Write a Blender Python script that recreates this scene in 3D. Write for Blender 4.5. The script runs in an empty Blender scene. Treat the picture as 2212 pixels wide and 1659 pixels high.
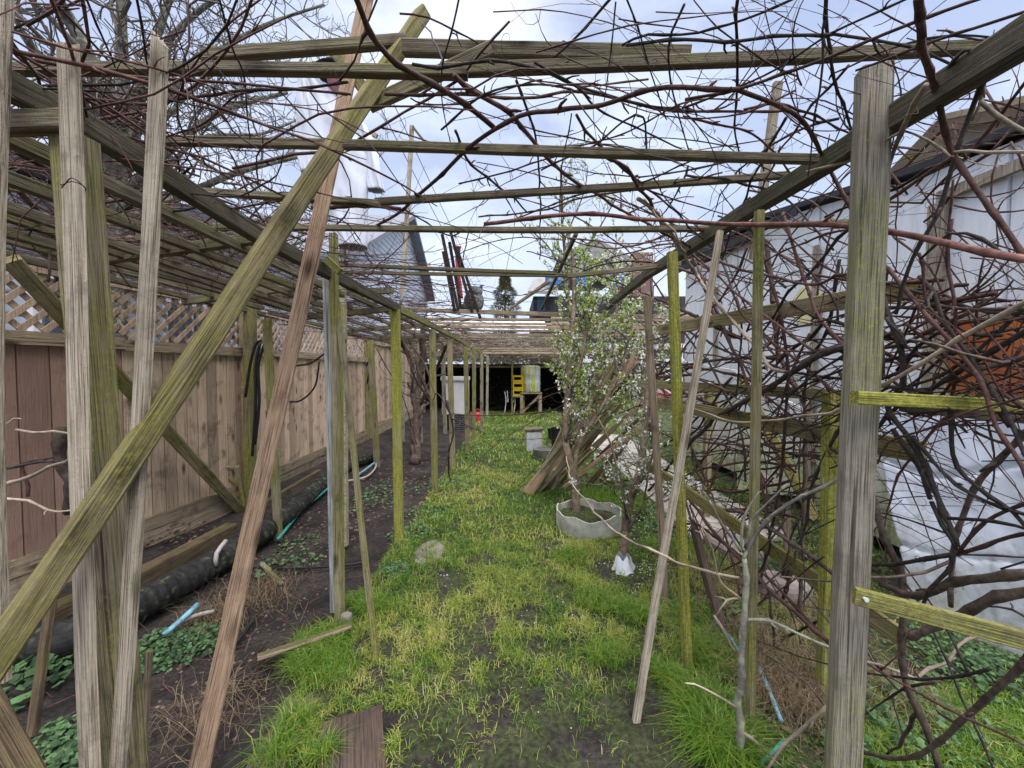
import bpy, math, random
import numpy as np
from mathutils import Vector, Matrix, noise as mnoise
random.seed(7); rng = np.random.default_rng(7)
C = bpy.context.scene.collection
R = math.radians
# ------------------------------------------------------------------ camera, sky, sun, exposure
F, CX, CY, PITCH, EYE = 850.0, 1106.0, 829.5, R(2.0), 1.5
cam = bpy.data.objects.new('camera', bpy.data.cameras.new('camera')); C.objects.link(cam)
cam.data.sensor_width = 36; cam.data.lens = 36 * F / 2212
cam.location = (0, 0, EYE); cam.rotation_euler = (R(90) - PITCH, 0, 0)
cam.data.clip_start = .02; cam.data.clip_end = 3000
bpy.context.scene.camera = cam
sc = bpy.context.scene
sc.view_settings.view_transform = 'Standard'; sc.view_settings.look = 'None'
sc.view_settings.exposure = 0.76; sc.view_settings.gamma = 1
SUN_EL, SUN_ROT = R(58), R(150)
W = bpy.data.worlds.new('World'); sc.world = W; W.use_nodes = True
nt = W.node_tree; nt.nodes.clear()
N = lambda t, **k: _node(nt, t, **k)
def _node(tree, t, **k):
    n = tree.nodes.new(t)
    for a, b in k.items(): setattr(n, a, b)
    return n
sky = N('ShaderNodeTexSky', sky_type='NISHITA', sun_disc=False, sun_elevation=SUN_EL, sun_rotation=SUN_ROT)
tc = N('ShaderNodeTexCoord'); mp = N('ShaderNodeMapping'); mp.inputs['Scale'].default_value = (1, 1, 2.2)
nz = N('ShaderNodeTexNoise'); nz.inputs['Scale'].default_value = 2.1; nz.inputs['Detail'].default_value = 8; nz.inputs['Roughness'].default_value = .56
cr = N('ShaderNodeValToRGB'); cr.color_ramp.elements[0].position = .40; cr.color_ramp.elements[0].color = (3.3, 4.05, 6.3, 1)
cr.color_ramp.elements[1].position = .64; cr.color_ramp.elements[1].color = (7.6, 8.3, 9.6, 1)
sx = N('ShaderNodeSeparateXYZ'); mr = N('ShaderNodeMapRange'); mr.inputs[1].default_value = 0; mr.inputs[2].default_value = .75; mr.inputs[3].default_value = .72; mr.inputs[4].default_value = 0
hz = N('ShaderNodeMix', data_type='RGBA'); hz.inputs[7].default_value = (6.9, 7.8, 9.2, 1)
mx = N('ShaderNodeMix', data_type='RGBA'); mx.inputs[0].default_value = .9
bg = N('ShaderNodeBackground'); bg.inputs[1].default_value = .085; wo = N('ShaderNodeOutputWorld')
L = nt.links.new
L(tc.outputs['Generated'], mp.inputs[0]); L(mp.outputs[0], nz.inputs[0]); L(nz.outputs[0], cr.inputs[0])
L(tc.outputs['Generated'], sx.inputs[0]); L(sx.outputs[2], mr.inputs[0]); L(mr.outputs[0], hz.inputs[0]); L(cr.outputs[0], hz.inputs[6])
ov = N('ShaderNodeMapRange', interpolation_type='SMOOTHSTEP'); ov.inputs[1].default_value = .62; ov.inputs[2].default_value = .95; ov.inputs[3].default_value = 1; ov.inputs[4].default_value = 5.2   # overcast: the cloud is brightest overhead
om = N('ShaderNodeMix', data_type='RGBA', blend_type='MULTIPLY'); om.inputs[0].default_value = 1; L(sx.outputs[2], ov.inputs[0]); L(hz.outputs[2], om.inputs[6]); oc = N('ShaderNodeMix', data_type='RGBA', blend_type='MULTIPLY'); oc.inputs[0].default_value = 1; oc.inputs[6].default_value = (1.16, 1.0, .80, 1); L(ov.outputs[0], oc.inputs[7]); og = N('ShaderNodeMix', data_type='RGBA'); og.inputs[6].default_value = (1, 1, 1, 1); om2 = N('ShaderNodeMapRange'); om2.inputs[1].default_value = .62; om2.inputs[2].default_value = .8; L(sx.outputs[2], om2.inputs[0]); L(om2.outputs[0], og.inputs[0]); L(oc.outputs[2], og.inputs[7]); L(og.outputs[2], om.inputs[7])
L(sky.outputs[0], mx.inputs[6]); L(om.outputs[2], mx.inputs[7]); L(mx.outputs[2], bg.inputs[0]); L(bg.outputs[0], wo.inputs[0])
sun = bpy.data.objects.new('sun', bpy.data.lights.new('sun', 'SUN')); C.objects.link(sun)
sun.data.energy = 1.5; sun.data.angle = R(28); sun.data.color = (1, .97, .92)
sun.rotation_euler = (R(90) - SUN_EL, 0, R(180) - SUN_ROT)

# ------------------------------------------------------------------ helpers
cp, sp = math.cos(PITCH), math.sin(PITCH)
def ray(px, py):
    u, v = (px - CX) / F, (CY - py) / F
    return Vector((u, cp + v * sp, -sp + v * cp))
def P(px, py, Y):                       # photo sighting + real distance -> point in the garden
    d = ray(px, py); return Vector((0, 0, EYE)) + d * (Y / d.y)
def G(px, py, z=0.0):                   # sighting of something that stands on the ground
    d = ray(px, py); return Vector((0, 0, EYE)) + d * ((z - EYE) / d.z)
def auto(px, py, off=0.0):              # a point on the pergola roof or on its right-hand trellis
    Z = 5.0
    if py < 770: Z = min(Z, (.78 + off) * 850 / (800 - py))
    if px > 1300: Z = min(Z, (1.25 + off) * 850 / (px - 1106))
    return P(px, py, max(.72, Z))
def tag(o, label=None, cat=None, group=None, kind=None):
    if label: o['label'] = label
    if cat: o['category'] = cat
    if group: o['group'] = group
    if kind: o['kind'] = kind
    return o
def thing(name, label, cat, loc=(0, 0, 0), group=None):
    o = bpy.data.objects.new(name, None); C.objects.link(o); o.location = loc; o.empty_display_size = .1
    return tag(o, label, cat, group)
def setparent(o, parent):
    o.parent = parent
    o.matrix_parent_inverse = Matrix.Identity(4)
class MB:
    def __init__(s): s.v = []; s.f = []; s.t = []
    def add(s, vs, fs, tint=None):
        n = len(s.v); s.v.extend([tuple(v) for v in vs]); s.f.extend([tuple(i + n for i in f) for f in fs])
        s.t.extend([tint if tint is not None else 1.0] * len(vs))
    def box(s, c, d, rot=None, tint=None):
        c = Vector(c); vs = []
        for x in (-.5, .5):
            for y in (-.5, .5):
                for z in (-.5, .5):
                    v = Vector((x * d[0], y * d[1], z * d[2]))
                    if rot is not None: v = rot @ v
                    vs.append(c + v)
        s.add(vs, [(0, 1, 3, 2), (4, 6, 7, 5), (0, 4, 5, 1), (2, 3, 7, 6), (0, 2, 6, 4), (1, 5, 7, 3)], tint)
    def bar(s, a, b, w, t, ref=(0, 0, 1), tint=None):
        a, b = Vector(a), Vector(b); x = (b - a).normalized(); r = Vector(ref)
        if abs(x.dot(r)) > .95: r = Vector((0, 1, 0))
        z = (r - x * r.dot(x)).normalized(); y = z.cross(x)
        s.box((a + b) / 2, ((b - a).length, t, w), Matrix((x, y, z)).transposed(), tint)
    def tube(s, pts, rad, n=6, tint=None, cap=True, rough=0.0):
        pts = [Vector(p) for p in pts]; m = len(pts)
        if m < 2: return
        if not hasattr(rad, '__len__'): rad = [rad] * m
        t = (pts[1] - pts[0]).normalized(); u = t.orthogonal().normalized(); vs = []
        for i, p in enumerate(pts):
            t2 = (pts[min(i + 1, m - 1)] - pts[max(i - 1, 0)])
            t2 = t2.normalized() if t2.length > 1e-9 else t
            u = u - t2 * u.dot(t2); u = u.normalized() if u.length > 1e-6 else t2.orthogonal().normalized()
            w = t2.cross(u); t = t2
            for k in range(n):
                a = 2 * math.pi * k / n; rr = rad[i] * (1 + (random.uniform(-rough, rough) if rough else 0))
                vs.append(p + (u * math.cos(a) + w * math.sin(a)) * rr)
        fs = [(i * n + k, i * n + (k + 1) % n, (i + 1) * n + (k + 1) % n, (i + 1) * n + k) for i in range(m - 1) for k in range(n)]
        if cap: fs += [tuple(range(n - 1, -1, -1)), tuple((m - 1) * n + k for k in range(n))]
        s.add(vs, fs, tint)
    def build(s, name, mat, parent=None, loc=None, smooth=False, tint=False, mats=None):
        me = bpy.data.meshes.new(name); v = s.v
        if loc is not None: v = [tuple(Vector(p) - Vector(loc)) for p in v]
        me.from_pydata(v, [], s.f)
        for m_ in (mats or [mat]): me.materials.append(m_)
        if smooth: me.polygons.foreach_set('use_smooth', [True] * len(me.polygons))
        if tint:
            a = me.attributes.new('tint', 'FLOAT', 'POINT'); a.data.foreach_set('value', s.t)
        me.update()
        o = bpy.data.objects.new(name, me); C.objects.link(o)
        if loc is not None: o.location = loc
        if parent is not None: setparent(o, parent)
        return o
def inparent(mb, parent):               # world coordinates -> the coordinates of a parent empty
    if parent is not None and parent.location.length > 0:
        mb.v = [tuple(Vector(p) - parent.location) for p in mb.v]
    return mb
def smoothpath(pts, step=.05):
    pts = [Vector(p) for p in pts]
    if len(pts) == 2: pts = [pts[0], pts[0].lerp(pts[1], .5), pts[1]]
    q = [pts[0] * 2 - pts[1]] + pts + [pts[-1] * 2 - pts[-2]]; out = []
    for i in range(1, len(q) - 2):
        n = max(2, int((q[i + 1] - q[i]).length / step))
        for k in range(n):
            t = k / n
            out.append(.5 * ((2 * q[i]) + (q[i + 1] - q[i - 1]) * t + (2 * q[i - 1] - 5 * q[i] + 4 * q[i + 1] - q[i + 2]) * t * t + (3 * q[i] - q[i - 1] - 3 * q[i + 1] + q[i + 2]) * t ** 3))
    out.append(pts[-1]); return out
# ------------------------------------------------------------------ materials
def newmat(name, rough=.85):
    m = bpy.data.materials.new(name); m.use_nodes = True
    b = m.node_tree.nodes['Principled BSDF']; b.inputs['Roughness'].default_value = rough
    if 'Specular IOR Level' in b.inputs: b.inputs['Specular IOR Level'].default_value = .3
    return m, m.node_tree, b
def ramp(t, p0, c0, p1, c1):
    n = t.nodes.new('ShaderNodeValToRGB'); e = n.color_ramp.elements
    e[0].position, e[1].position = p0, p1; e[0].color = (*c0, 1); e[1].color = (*c1, 1); return n
def mixc(t, mode='MIX', fac=None):
    n = t.nodes.new('ShaderNodeMix'); n.data_type = 'RGBA'; n.blend_type = mode
    if fac is not None: n.inputs[0].default_value = fac
    return n
def plain(name, col, rough=.8, var=.25, scale=8, bump=.0, metal=0, stretch=(1, 1, 1)):
    m, t, b = newmat(name, rough); l = t.links.new
    tc = t.nodes.new('ShaderNodeTexCoord'); mp = t.nodes.new('ShaderNodeMapping'); mp.inputs['Scale'].default_value = stretch
    n = t.nodes.new('ShaderNodeTexNoise'); n.inputs['Scale'].default_value = scale; n.inputs['Detail'].default_value = 5
    r = ramp(t, .3, tuple(c * (1 - var) for c in col), .7, tuple(min(1, c * (1 + var)) for c in col))
    l(tc.outputs['Object'], mp.inputs[0]); l(mp.outputs[0], n.inputs[0]); l(n.outputs[0], r.inputs[0]); l(r.outputs[0], b.inputs['Base Color'])
    b.inputs['Metallic'].default_value = metal
    if bump:
        bp = t.nodes.new('ShaderNodeBump'); bp.inputs['Strength'].default_value = bump; bp.inputs['Distance'].default_value = .01
        l(n.outputs[0], bp.inputs['Height']); l(bp.outputs[0], b.inputs['Normal'])
    return m
def wood(name, light, dark, moss=(.22, .24, .04), amt=.5, tint=False, axis=0, knots=True, stain=(.05, .04, .03), up=.25, gs=1.0, con=.8):
    """weathered lumber: grain runs along the local axis; moss/algae grows in patches"""
    m, t, b = newmat(name, .88); l = t.links.new; nn = t.nodes.new
    tc = nn('ShaderNodeTexCoord'); oi = nn('ShaderNodeObjectInfo')
    off = nn('ShaderNodeVectorMath'); off.operation = 'MULTIPLY_ADD'; off.inputs[1].default_value = (17, 31, 23)
    l(oi.outputs['Random'], off.inputs[0]); l(tc.outputs['Object'], off.inputs[2])
    mp = nn('ShaderNodeMapping'); s = [150 * gs, 150 * gs, 150 * gs]; s[axis] = 2.6 * gs; mp.inputs['Scale'].default_value = s; l(off.outputs[0], mp.inputs[0])
    g = nn('ShaderNodeTexNoise'); g.inputs['Scale'].default_value = 1; g.inputs['Detail'].default_value = 6; g.inputs['Roughness'].default_value = .65; g.inputs['Distortion'].default_value = .06
    l(mp.outputs[0], g.inputs[0])
    r = ramp(t, .30, tuple(a * .65 + b_ * .35 for a, b_ in zip(dark, light)), .66, light); l(g.outputs[0], r.inputs[0])
    # fine dark checks along the grain
    mp2 = nn('ShaderNodeMapping'); s2 = [420 * gs, 420 * gs, 420 * gs]; s2[axis] = 6 * gs; mp2.inputs['Scale'].default_value = s2; l(off.outputs[0], mp2.inputs[0])
    g2 = nn('ShaderNodeTexNoise'); g2.inputs['Scale'].default_value = 1; g2.inputs['Detail'].default_value = 3; l(mp2.outputs[0], g2.inputs[0])
    r2 = ramp(t, .36, (.24, .22, .19), .52, (1.08, 1.08, 1.08)); l(g2.outputs[0], r2.inputs[0])
    m1 = mixc(t, 'MULTIPLY', con); l(r.outputs[0], m1.inputs[6]); l(r2.outputs[0], m1.inputs[7])
    # per piece tone
    mr = nn('ShaderNodeMapRange'); mr.inputs[3].default_value = .78; mr.inputs[4].default_value = 1.2; l(oi.outputs['Random'], mr.inputs[0])
    m2 = mixc(t, 'MULTIPLY', 1); l(m1.outputs[2], m2.inputs[6]); l(mr.outputs[0], m2.inputs[7])
    last = m2
    if tint:
        at = nn('ShaderNodeAttribute'); at.attribute_name = 'tint'; m3 = mixc(t, 'MULTIPLY', 1); l(last.outputs[2], m3.inputs[6]); l(at.outputs['Fac'], m3.inputs[7]); last = m3
    # knots: sparse dark eyes stretched along the grain
    if knots:
        mk = nn('ShaderNodeMapping'); sk = [9, 9, 9]; sk[axis] = 3.2; mk.inputs['Scale'].default_value = sk; l(off.outputs[0], mk.inputs[0]); vo = nn('ShaderNodeTexVoronoi'); vo.inputs['Scale'].default_value = 1; l(mk.outputs[0], vo.inputs[0])
        rk = ramp(t, .07, (.10, .07, .045), .24, (1, 1, 1)); l(vo.outputs['Distance'], rk.inputs[0]); mk2 = mixc(t, 'MULTIPLY', .85); l(last.outputs[2], mk2.inputs[6]); l(rk.outputs[0], mk2.inputs[7]); last = mk2
    # long drying splits
    ms_ = nn('ShaderNodeMapping'); ss = [85, 85, 85]; ss[axis] = 1.1; ms_.inputs['Scale'].default_value = ss; l(off.outputs[0], ms_.inputs[0]); nsp = nn('ShaderNodeTexNoise'); nsp.inputs['Scale'].default_value = 1; nsp.inputs['Detail'].default_value = 2; l(ms_.outputs[0], nsp.inputs[0])
    rsp = ramp(t, .655, (1, 1, 1), .685, (.16, .13, .11)); l(nsp.outputs[0], rsp.inputs[0]); msp = mixc(t, 'MULTIPLY', con); l(last.outputs[2], msp.inputs[6]); l(rsp.outputs[0], msp.inputs[7]); last = msp
    # stains
    ns = nn('ShaderNodeTexNoise'); ns.inputs['Scale'].default_value = 5; ns.inputs['Detail'].default_value = 7; ns.inputs['Roughness'].default_value = .7; l(off.outputs[0], ns.inputs[0])
    rs = ramp(t, .52, (0, 0, 0), .70, (.72, .72, .72)); l(ns.outputs[0], rs.inputs[0])
    m4 = mixc(t); m4.inputs[7].default_value = (*stain, 1); l(rs.outputs[0], m4.inputs[0]); l(last.outputs[2], m4.inputs[6]); last = m4
    # moss: broad patches x fine speckle
    nb = nn('ShaderNodeTexNoise'); nb.inputs['Scale'].default_value = 2.2; nb.inputs['Detail'].default_value = 3; l(off.outputs[0], nb.inputs[0])
    nf = nn('ShaderNodeTexNoise'); nf.inputs['Scale'].default_value = 70; nf.inputs['Detail'].default_value = 5; nf.inputs['Roughness'].default_value = .75; l(off.outputs[0], nf.inputs[0])
    ge = nn('ShaderNodeNewGeometry'); sz = nn('ShaderNodeSeparateXYZ'); l(ge.outputs['True Normal'], sz.inputs[0])
    a1 = nn('ShaderNodeMath'); a1.operation = 'MULTIPLY_ADD'; a1.inputs[1].default_value = up; l(sz.outputs[2], a1.inputs[0]); l(nb.outputs[0], a1.inputs[2])
    a2 = nn('ShaderNodeMath'); a2.operation = 'MULTIPLY_ADD'; a2.inputs[1].default_value = .55; l(nf.outputs[0], a2.inputs[0]); l(a1.outputs[0], a2.inputs[2])
    rm = ramp(t, 1.02 - .5 * amt, (0, 0, 0), 1.24 - .5 * amt, (.86, .86, .86)); l(a2.outputs[0], rm.inputs[0])
    mc = ramp(t, .35, tuple(c * .5 for c in moss), .68, tuple(min(1, c * 1.35) for c in moss)); l(nf.outputs[0], mc.inputs[0])
    gf = ramp(t, .3, (.55, .55, .53), .66, (1.15, 1.12, 1.1)); l(g.outputs[0], gf.inputs[0]); mg = mixc(t, 'MULTIPLY', 1); l(mc.outputs[0], mg.inputs[6]); l(gf.outputs[0], mg.inputs[7])
    mg2 = mixc(t, 'MULTIPLY', .7); l(mg.outputs[2], mg2.inputs[6]); l(r2.outputs[0], mg2.inputs[7])
    m5 = mixc(t); l(rm.outputs[0], m5.inputs[0]); l(last.outputs[2], m5.inputs[6]); l(mg2.outputs[2], m5.inputs[7])
    l(m5.outputs[2], b.inputs['Base Color'])
    ad = nn('ShaderNodeMath'); ad.operation = 'ADD'; l(g.outputs[0], ad.inputs[0]); l(g2.outputs[0], ad.inputs[1])
    ad2 = nn('ShaderNodeMath'); ad2.operation = 'MULTIPLY_ADD'; ad2.inputs[1].default_value = .8; l(nf.outputs[0], ad2.inputs[0]); l(ad.outputs[0], ad2.inputs[2])
    bp = nn('ShaderNodeBump'); bp.inputs['Strength'].default_value = .8; bp.inputs['Distance'].default_value = .006; l(ad2.outputs[0], bp.inputs['Height']); l(bp.outputs[0], b.inputs['Normal'])
    return m
def bark(name, c1, c2, lichen=None, lamt=.4, scale=60):
    m, t, b = newmat(name, .8); l = t.links.new; nn = t.nodes.new
    tc = nn('ShaderNodeTexCoord'); n = nn('ShaderNodeTexNoise'); n.inputs['Scale'].default_value = scale; n.inputs['Detail'].default_value = 6; n.inputs['Roughness'].default_value = .7
    oi = nn('ShaderNodeObjectInfo'); l(tc.outputs['Object'], n.inputs[0])
    r = ramp(t, .32, c1, .7, c2); l(n.outputs[0], r.inputs[0])
    n0 = nn('ShaderNodeTexNoise'); n0.inputs['Scale'].default_value = 5; l(tc.outputs['Object'], n0.inputs[0])
    mr = nn('ShaderNodeMapRange'); mr.inputs[1].default_value = .3; mr.inputs[2].default_value = .7; mr.inputs[3].default_value = .55; mr.inputs[4].default_value = 1.35; l(n0.outputs[0], mr.inputs[0])
    mr2 = nn('ShaderNodeMapRange'); mr2.inputs[3].default_value = .65; mr2.inputs[4].default_value = 1.3; l(oi.outputs['Random'], mr2.inputs[0])
    mm = nn('ShaderNodeMath'); mm.operation = 'MULTIPLY'; l(mr.outputs[0], mm.inputs[0]); l(mr2.outputs[0], mm.inputs[1])
    mu = mixc(t, 'MULTIPLY', 1); l(r.outputs[0], mu.inputs[6]); l(mm.outputs[0], mu.inputs[7]); last = mu
    if lichen:
        n2 = nn('ShaderNodeTexNoise'); n2.inputs['Scale'].default_value = 18; n2.inputs['Detail'].default_value = 6; l(tc.outputs['Object'], n2.inputs[0])
        rl = ramp(t, .62 - .25 * lamt, (0, 0, 0), .72 - .2 * lamt, (1, 1, 1)); l(n2.outputs[0], rl.inputs[0])
        ml = mixc(t); ml.inputs[7].default_value = (*lichen, 1); l(rl.outputs[0], ml.inputs[0]); l(last.outputs[2], ml.inputs[6]); last = ml
    l(last.outputs[2], b.inputs['Base Color'])
    bp = nn('ShaderNodeBump'); bp.inputs['Strength'].default_value = .6; bp.inputs['Distance'].default_value = .004; l(n.outputs[0], bp.inputs['Height']); l(bp.outputs[0], b.inputs['Normal'])
    return m
def leafmat(name, col, var=.35, rough=.6, trans=.0):
    m, t, b = newmat(name, rough); l = t.links.new; nn = t.nodes.new
    at = nn('ShaderNodeAttribute'); at.attribute_name = 'tint'
    r = ramp(t, 0, tuple(c * (1 - var) for c in col[0]), 1, tuple(min(1, c * (1 + var)) for c in col[1])); l(at.outputs['Fac'], r.inputs[0]); l(r.outputs[0], b.inputs['Base Color'])
    if trans:
        tr = nn('ShaderNodeBsdfTranslucent'); l(r.outputs[0], tr.inputs[0]); ms = nn('ShaderNodeMixShader'); ms.inputs[0].default_value = trans
        o = t.nodes['Material Output']; l(b.outputs[0], ms.inputs[1]); l(tr.outputs[0], ms.inputs[2]); l(ms.outputs[0], o.inputs[0])
    return m
M = {}
M['grey'] = wood('wood_weathered_grey', (.62, .53, .41), (.22, .17, .12), amt=.14, stain=(.12, .09, .07))
M['greyz'] = wood('wood_weathered_upright', (.50, .43, .34), (.22, .18, .13), amt=.05, axis=2)
M['pole'] = wood('wood_brown_pole', (.58, .40, .27), (.26, .155, .10), amt=.04, stain=(.12, .08, .06))
M['mossy'] = wood('wood_mossy', (.42, .34, .20), (.12, .10, .05), moss=(.26, .24, .06), amt=.70, up=.05)
M['green'] = wood('wood_green_post', (.42, .36, .23), (.17, .14, .085), moss=(.32, .32, .08), amt=.72, up=.0)
M['lime'] = wood('wood_lime_algae', (.46, .42, .19), (.20, .19, .08), moss=(.46, .46, .08), amt=.95, up=.0)
M['slat'] = wood('wood_roof_slat', (.25, .21, .145), (.08, .066, .045), moss=(.19, .20, .06), amt=.52, up=.12)
M['beam'] = wood('wood_dark_beam', (.17, .15, .10), (.045, .04, .03), moss=(.10, .12, .05), amt=.35, up=.1)
M['stick'] = wood('wood_dry_stake', (.50, .39, .27), (.20, .14, .09), amt=.15)
M['post'] = wood('wood_grey_post', (.50, .45, .36), (.20, .175, .135), moss=(.33, .34, .10), amt=.46, stain=(.12, .11, .085), up=0)
M['fence'] = wood('fence_cedar', (.74, .56, .41), (.44, .30, .21), moss=(.16, .16, .05), amt=.03, tint=True, axis=2, gs=.9, con=.5)
M['fence_brown'] = wood('fence_stained_brown', (.46, .29, .225), (.40, .25, .19), moss=(.16, .12, .06), amt=.0, tint=True, axis=2, gs=1.1, stain=(.24, .14, .11), con=.25, knots=False)
M['rail'] = wood('fence_rail', (.54, .42, .29), (.26, .19, .13), moss=(.16, .17, .05), amt=.2)
M['white_board'] = wood('flaking_white_paint', (.86, .86, .84), (.62, .62, .60), moss=(.30, .31, .22), amt=.12, stain=(.25, .23, .20))
M['rot'] = wood('rotten_timber', (.22, .16, .09), (.06, .04, .025), moss=(.12, .12, .035), amt=.14)
M['cane'] = bark('vine_cane_red', (.045, .022, .021), (.165, .085, .07))
M['cane_grey'] = bark('vine_cane_dark', (.022, .017, .017), (.09, .07, .062))
M['cane_tan'] = bark('vine_cane_tan', (.26, .20, .14), (.48, .40, .31))
M['cane_near'] = bark('vine_cane_near', (.11, .04, .035), (.32, .165, .13), scale=40)
M['trunk'] = bark('vine_trunk', (.035, .025, .02), (.20, .14, .11), scale=35)
M['lichen'] = bark('lichen_bark', (.09, .08, .065), (.24, .22, .19), lichen=(.27, .29, .20), lamt=.4, scale=30)
M['twig'] = bark('dark_twig', (.08, .065, .055), (.24, .21, .18))
M['sapling'] = bark('sapling_bark', (.16, .14, .11), (.34, .31, .26), lichen=(.38, .42, .28), lamt=.4, scale=60)
M['charred'] = wood('charred_wood', (.05, .04, .035), (.012, .01, .01), moss=(.05, .09, .04), amt=.15)
M['wetboard'] = wood('wet_board', (.16, .11, .085), (.05, .036, .03), moss=(.1, .12, .04), amt=.05, up=0)
M['plum'] = bark('plum_bark', (.07, .05, .036), (.25, .18, .13), lichen=(.25, .27, .16), lamt=.15, scale=40)
# ------------------------------------------------------------------ lumber
def lumber(name, a, b, w, t, mat, parent=None, roll=0, bow=0.0, endcut=0.0, warp=.002, yaw=0, chip=0):
    """a length of sawn timber from a to b; local X runs along it, w is its face, t its thickness"""
    a, b = Vector(a), Vector(b); Ln = (b - a).length; x = (b - a).normalized()
    if abs(x.z) < .8:
        z = (Vector((0, 0, 1)) - x * x.z).normalized(); y = z.cross(x)
    else:
        r = Vector((math.sin(yaw), math.cos(yaw), 0)); y = (r - x * r.dot(x)).normalized(); z = x.cross(y)
    if roll:
        q = Matrix.Rotation(roll, 3, x); y = q @ y; z = q @ z
    n = max(4, int(Ln / .12)); ch = min(w, t) * .10
    prof = [(-t / 2 + ch, -w / 2), (t / 2 - ch, -w / 2), (t / 2, -w / 2 + ch), (t / 2, w / 2 - ch), (t / 2 - ch, w / 2), (-t / 2 + ch, w / 2), (-t / 2, w / 2 - ch), (-t / 2, -w / 2 + ch)]
    vs, fs = [], []; s0 = random.uniform(0, 100)
    for i in range(n + 1):
        u = i / n; X = u * Ln
        dz = bow * math.sin(math.pi * u) + warp * 3 * mnoise.noise(Vector((X * .8, s0, 0))); dy = warp * 3 * mnoise.noise(Vector((X * .8, s0 + 9, 0)))
        for k, (py, pz) in enumerate(prof):
            xx = X
            if i == n and endcut: xx += endcut * pz / w
            if i == n and chip: xx += random.uniform(-chip, 0)
            e = 1 + (random.uniform(-.03, .03))
            vs.append((xx - Ln / 2, py * e + dy, pz * e + dz))
    for i in range(n):
        for k in range(8): fs.append((i * 8 + k, (i + 1) * 8 + k, (i + 1) * 8 + (k + 1) % 8, i * 8 + (k + 1) % 8))
    fs += [tuple(range(8)), tuple(n * 8 + 7 - k for k in range(8))]
    me = bpy.data.meshes.new(name); me.from_pydata(vs, [], fs); me.materials.append(M[mat] if isinstance(mat, str) else mat); me.update()
    o = bpy.data.objects.new(name, me); C.objects.link(o)
    mw = Matrix((x, y, z)).transposed().to_4x4(); mw.translation = (a + b) / 2
    if parent is not None:
        setparent(o, parent); mw = Matrix.Translation(-parent.location) @ mw
    o.matrix_basis = mw
    return o
# ------------------------------------------------------------------ ground
def hash2(x, y, s=1.0, o=0.0): return mnoise.noise(Vector((x * s + o, y * s - o, o * .7)))
def gz(x, y):
    h = .012 * hash2(x, y, 2.2, 3) + .008 * hash2(x, y, 7, 5)
    if x < -1.0: h -= .02 * min(1, (-1.0 - x) / .15)
    if x < -2.2: h += .10 * min(1, (-2.2 - x) / .6)
    return h
def axisvals(lo, hi, dense0, dense1, d):
    v = list(np.arange(dense0, dense1 + 1e-6, d)); s = d; a = dense0
    while a > lo: s *= 1.5; a -= s; v.insert(0, max(a, lo))
    s = d; a = dense1
    while a < hi: s *= 1.5; a += s; v.append(min(a, hi))
    return v
gx = axisvals(-900, 900, -3.4, 3.4, .05); gy = axisvals(-60, 1500, .4, 14, .07)
vs = [(x, y, gz(x, y) if (-4 < x < 4 and 0 < y < 16) else 0.0) for y in gy for x in gx]; nx = len(gx)
fs = [(j * nx + i, j * nx + i + 1, (j + 1) * nx + i + 1, (j + 1) * nx + i) for j in range(len(gy) - 1) for i in range(nx - 1)]
gm, t, b = newmat('garden_soil', .95); l = t.links.new; nn = t.nodes.new
ge = nn('ShaderNodeNewGeometry'); n1 = nn('ShaderNodeTexNoise'); n1.inputs['Scale'].default_value = 3; n1.inputs['Detail'].default_value = 8; n1.inputs['Roughness'].default_value = .65
l(ge.outputs['Position'], n1.inputs[0]); r1 = ramp(t, .35, (.014, .012, .012), .70, (.066, .057, .051)); l(n1.outputs[0], r1.inputs[0])
n2 = nn('ShaderNodeTexNoise'); n2.inputs['Scale'].default_value = 45; n2.inputs['Detail'].default_value = 6; l(ge.outputs['Position'], n2.inputs[0])
r2 = ramp(t, .3, (.55, .5, .48), .7, (1.35, 1.3, 1.25)); l(n2.outputs[0], r2.inputs[0]); m1 = mixc(t, 'MULTIPLY', 1); l(r1.outputs[0], m1.inputs[6]); l(r2.outputs[0], m1.inputs[7])
sx = nn('ShaderNodeSeparateXYZ'); l(ge.outputs['Position'], sx.inputs[0])
ml = nn('ShaderNodeMapRange'); ml.inputs[1].default_value = -1.05; ml.inputs[2].default_value = -.9; l(sx.outputs[0], ml.inputs[0])
my = nn('ShaderNodeMapRange'); my.inputs[1].default_value = 1.6; my.inputs[2].default_value = 3.5; my.inputs[3].default_value = .38; my.inputs[4].default_value = .9; l(sx.outputs[1], my.inputs[0])
n3 = nn('ShaderNodeTexNoise'); n3.inputs['Scale'].default_value = 5; n3.inputs['Detail'].default_value = 6; l(ge.outputs['Position'], n3.inputs[0]); r3 = ramp(t, .40, (0, 0, 0), .52, (1, 1, 1)); l(n3.outputs[0], r3.inputs[0])
k1 = nn('ShaderNodeMath'); k1.operation = 'MULTIPLY'; l(ml.outputs[0], k1.inputs[0]); l(my.outputs[0], k1.inputs[1]); k2 = nn('ShaderNodeMath'); k2.operation = 'MULTIPLY'; l(k1.outputs[0], k2.inputs[0]); l(r3.outputs[0], k2.inputs[1])
gr = ramp(t, .35, (.022, .035, .008), .65, (.085, .12, .022)); l(n2.outputs[0], gr.inputs[0]); m2 = mixc(t); l(k2.outputs[0], m2.inputs[0]); l(m1.outputs[2], m2.inputs[6]); l(gr.outputs[0], m2.inputs[7]); l(m2.outputs[2], b.inputs['Base Color'])
bp = nn('ShaderNodeBump'); bp.inputs['Strength'].default_value = .9; bp.inputs['Distance'].default_value = .02; l(n2.outputs[0], bp.inputs['Height']); l(bp.outputs[0], b.inputs['Normal'])
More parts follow.
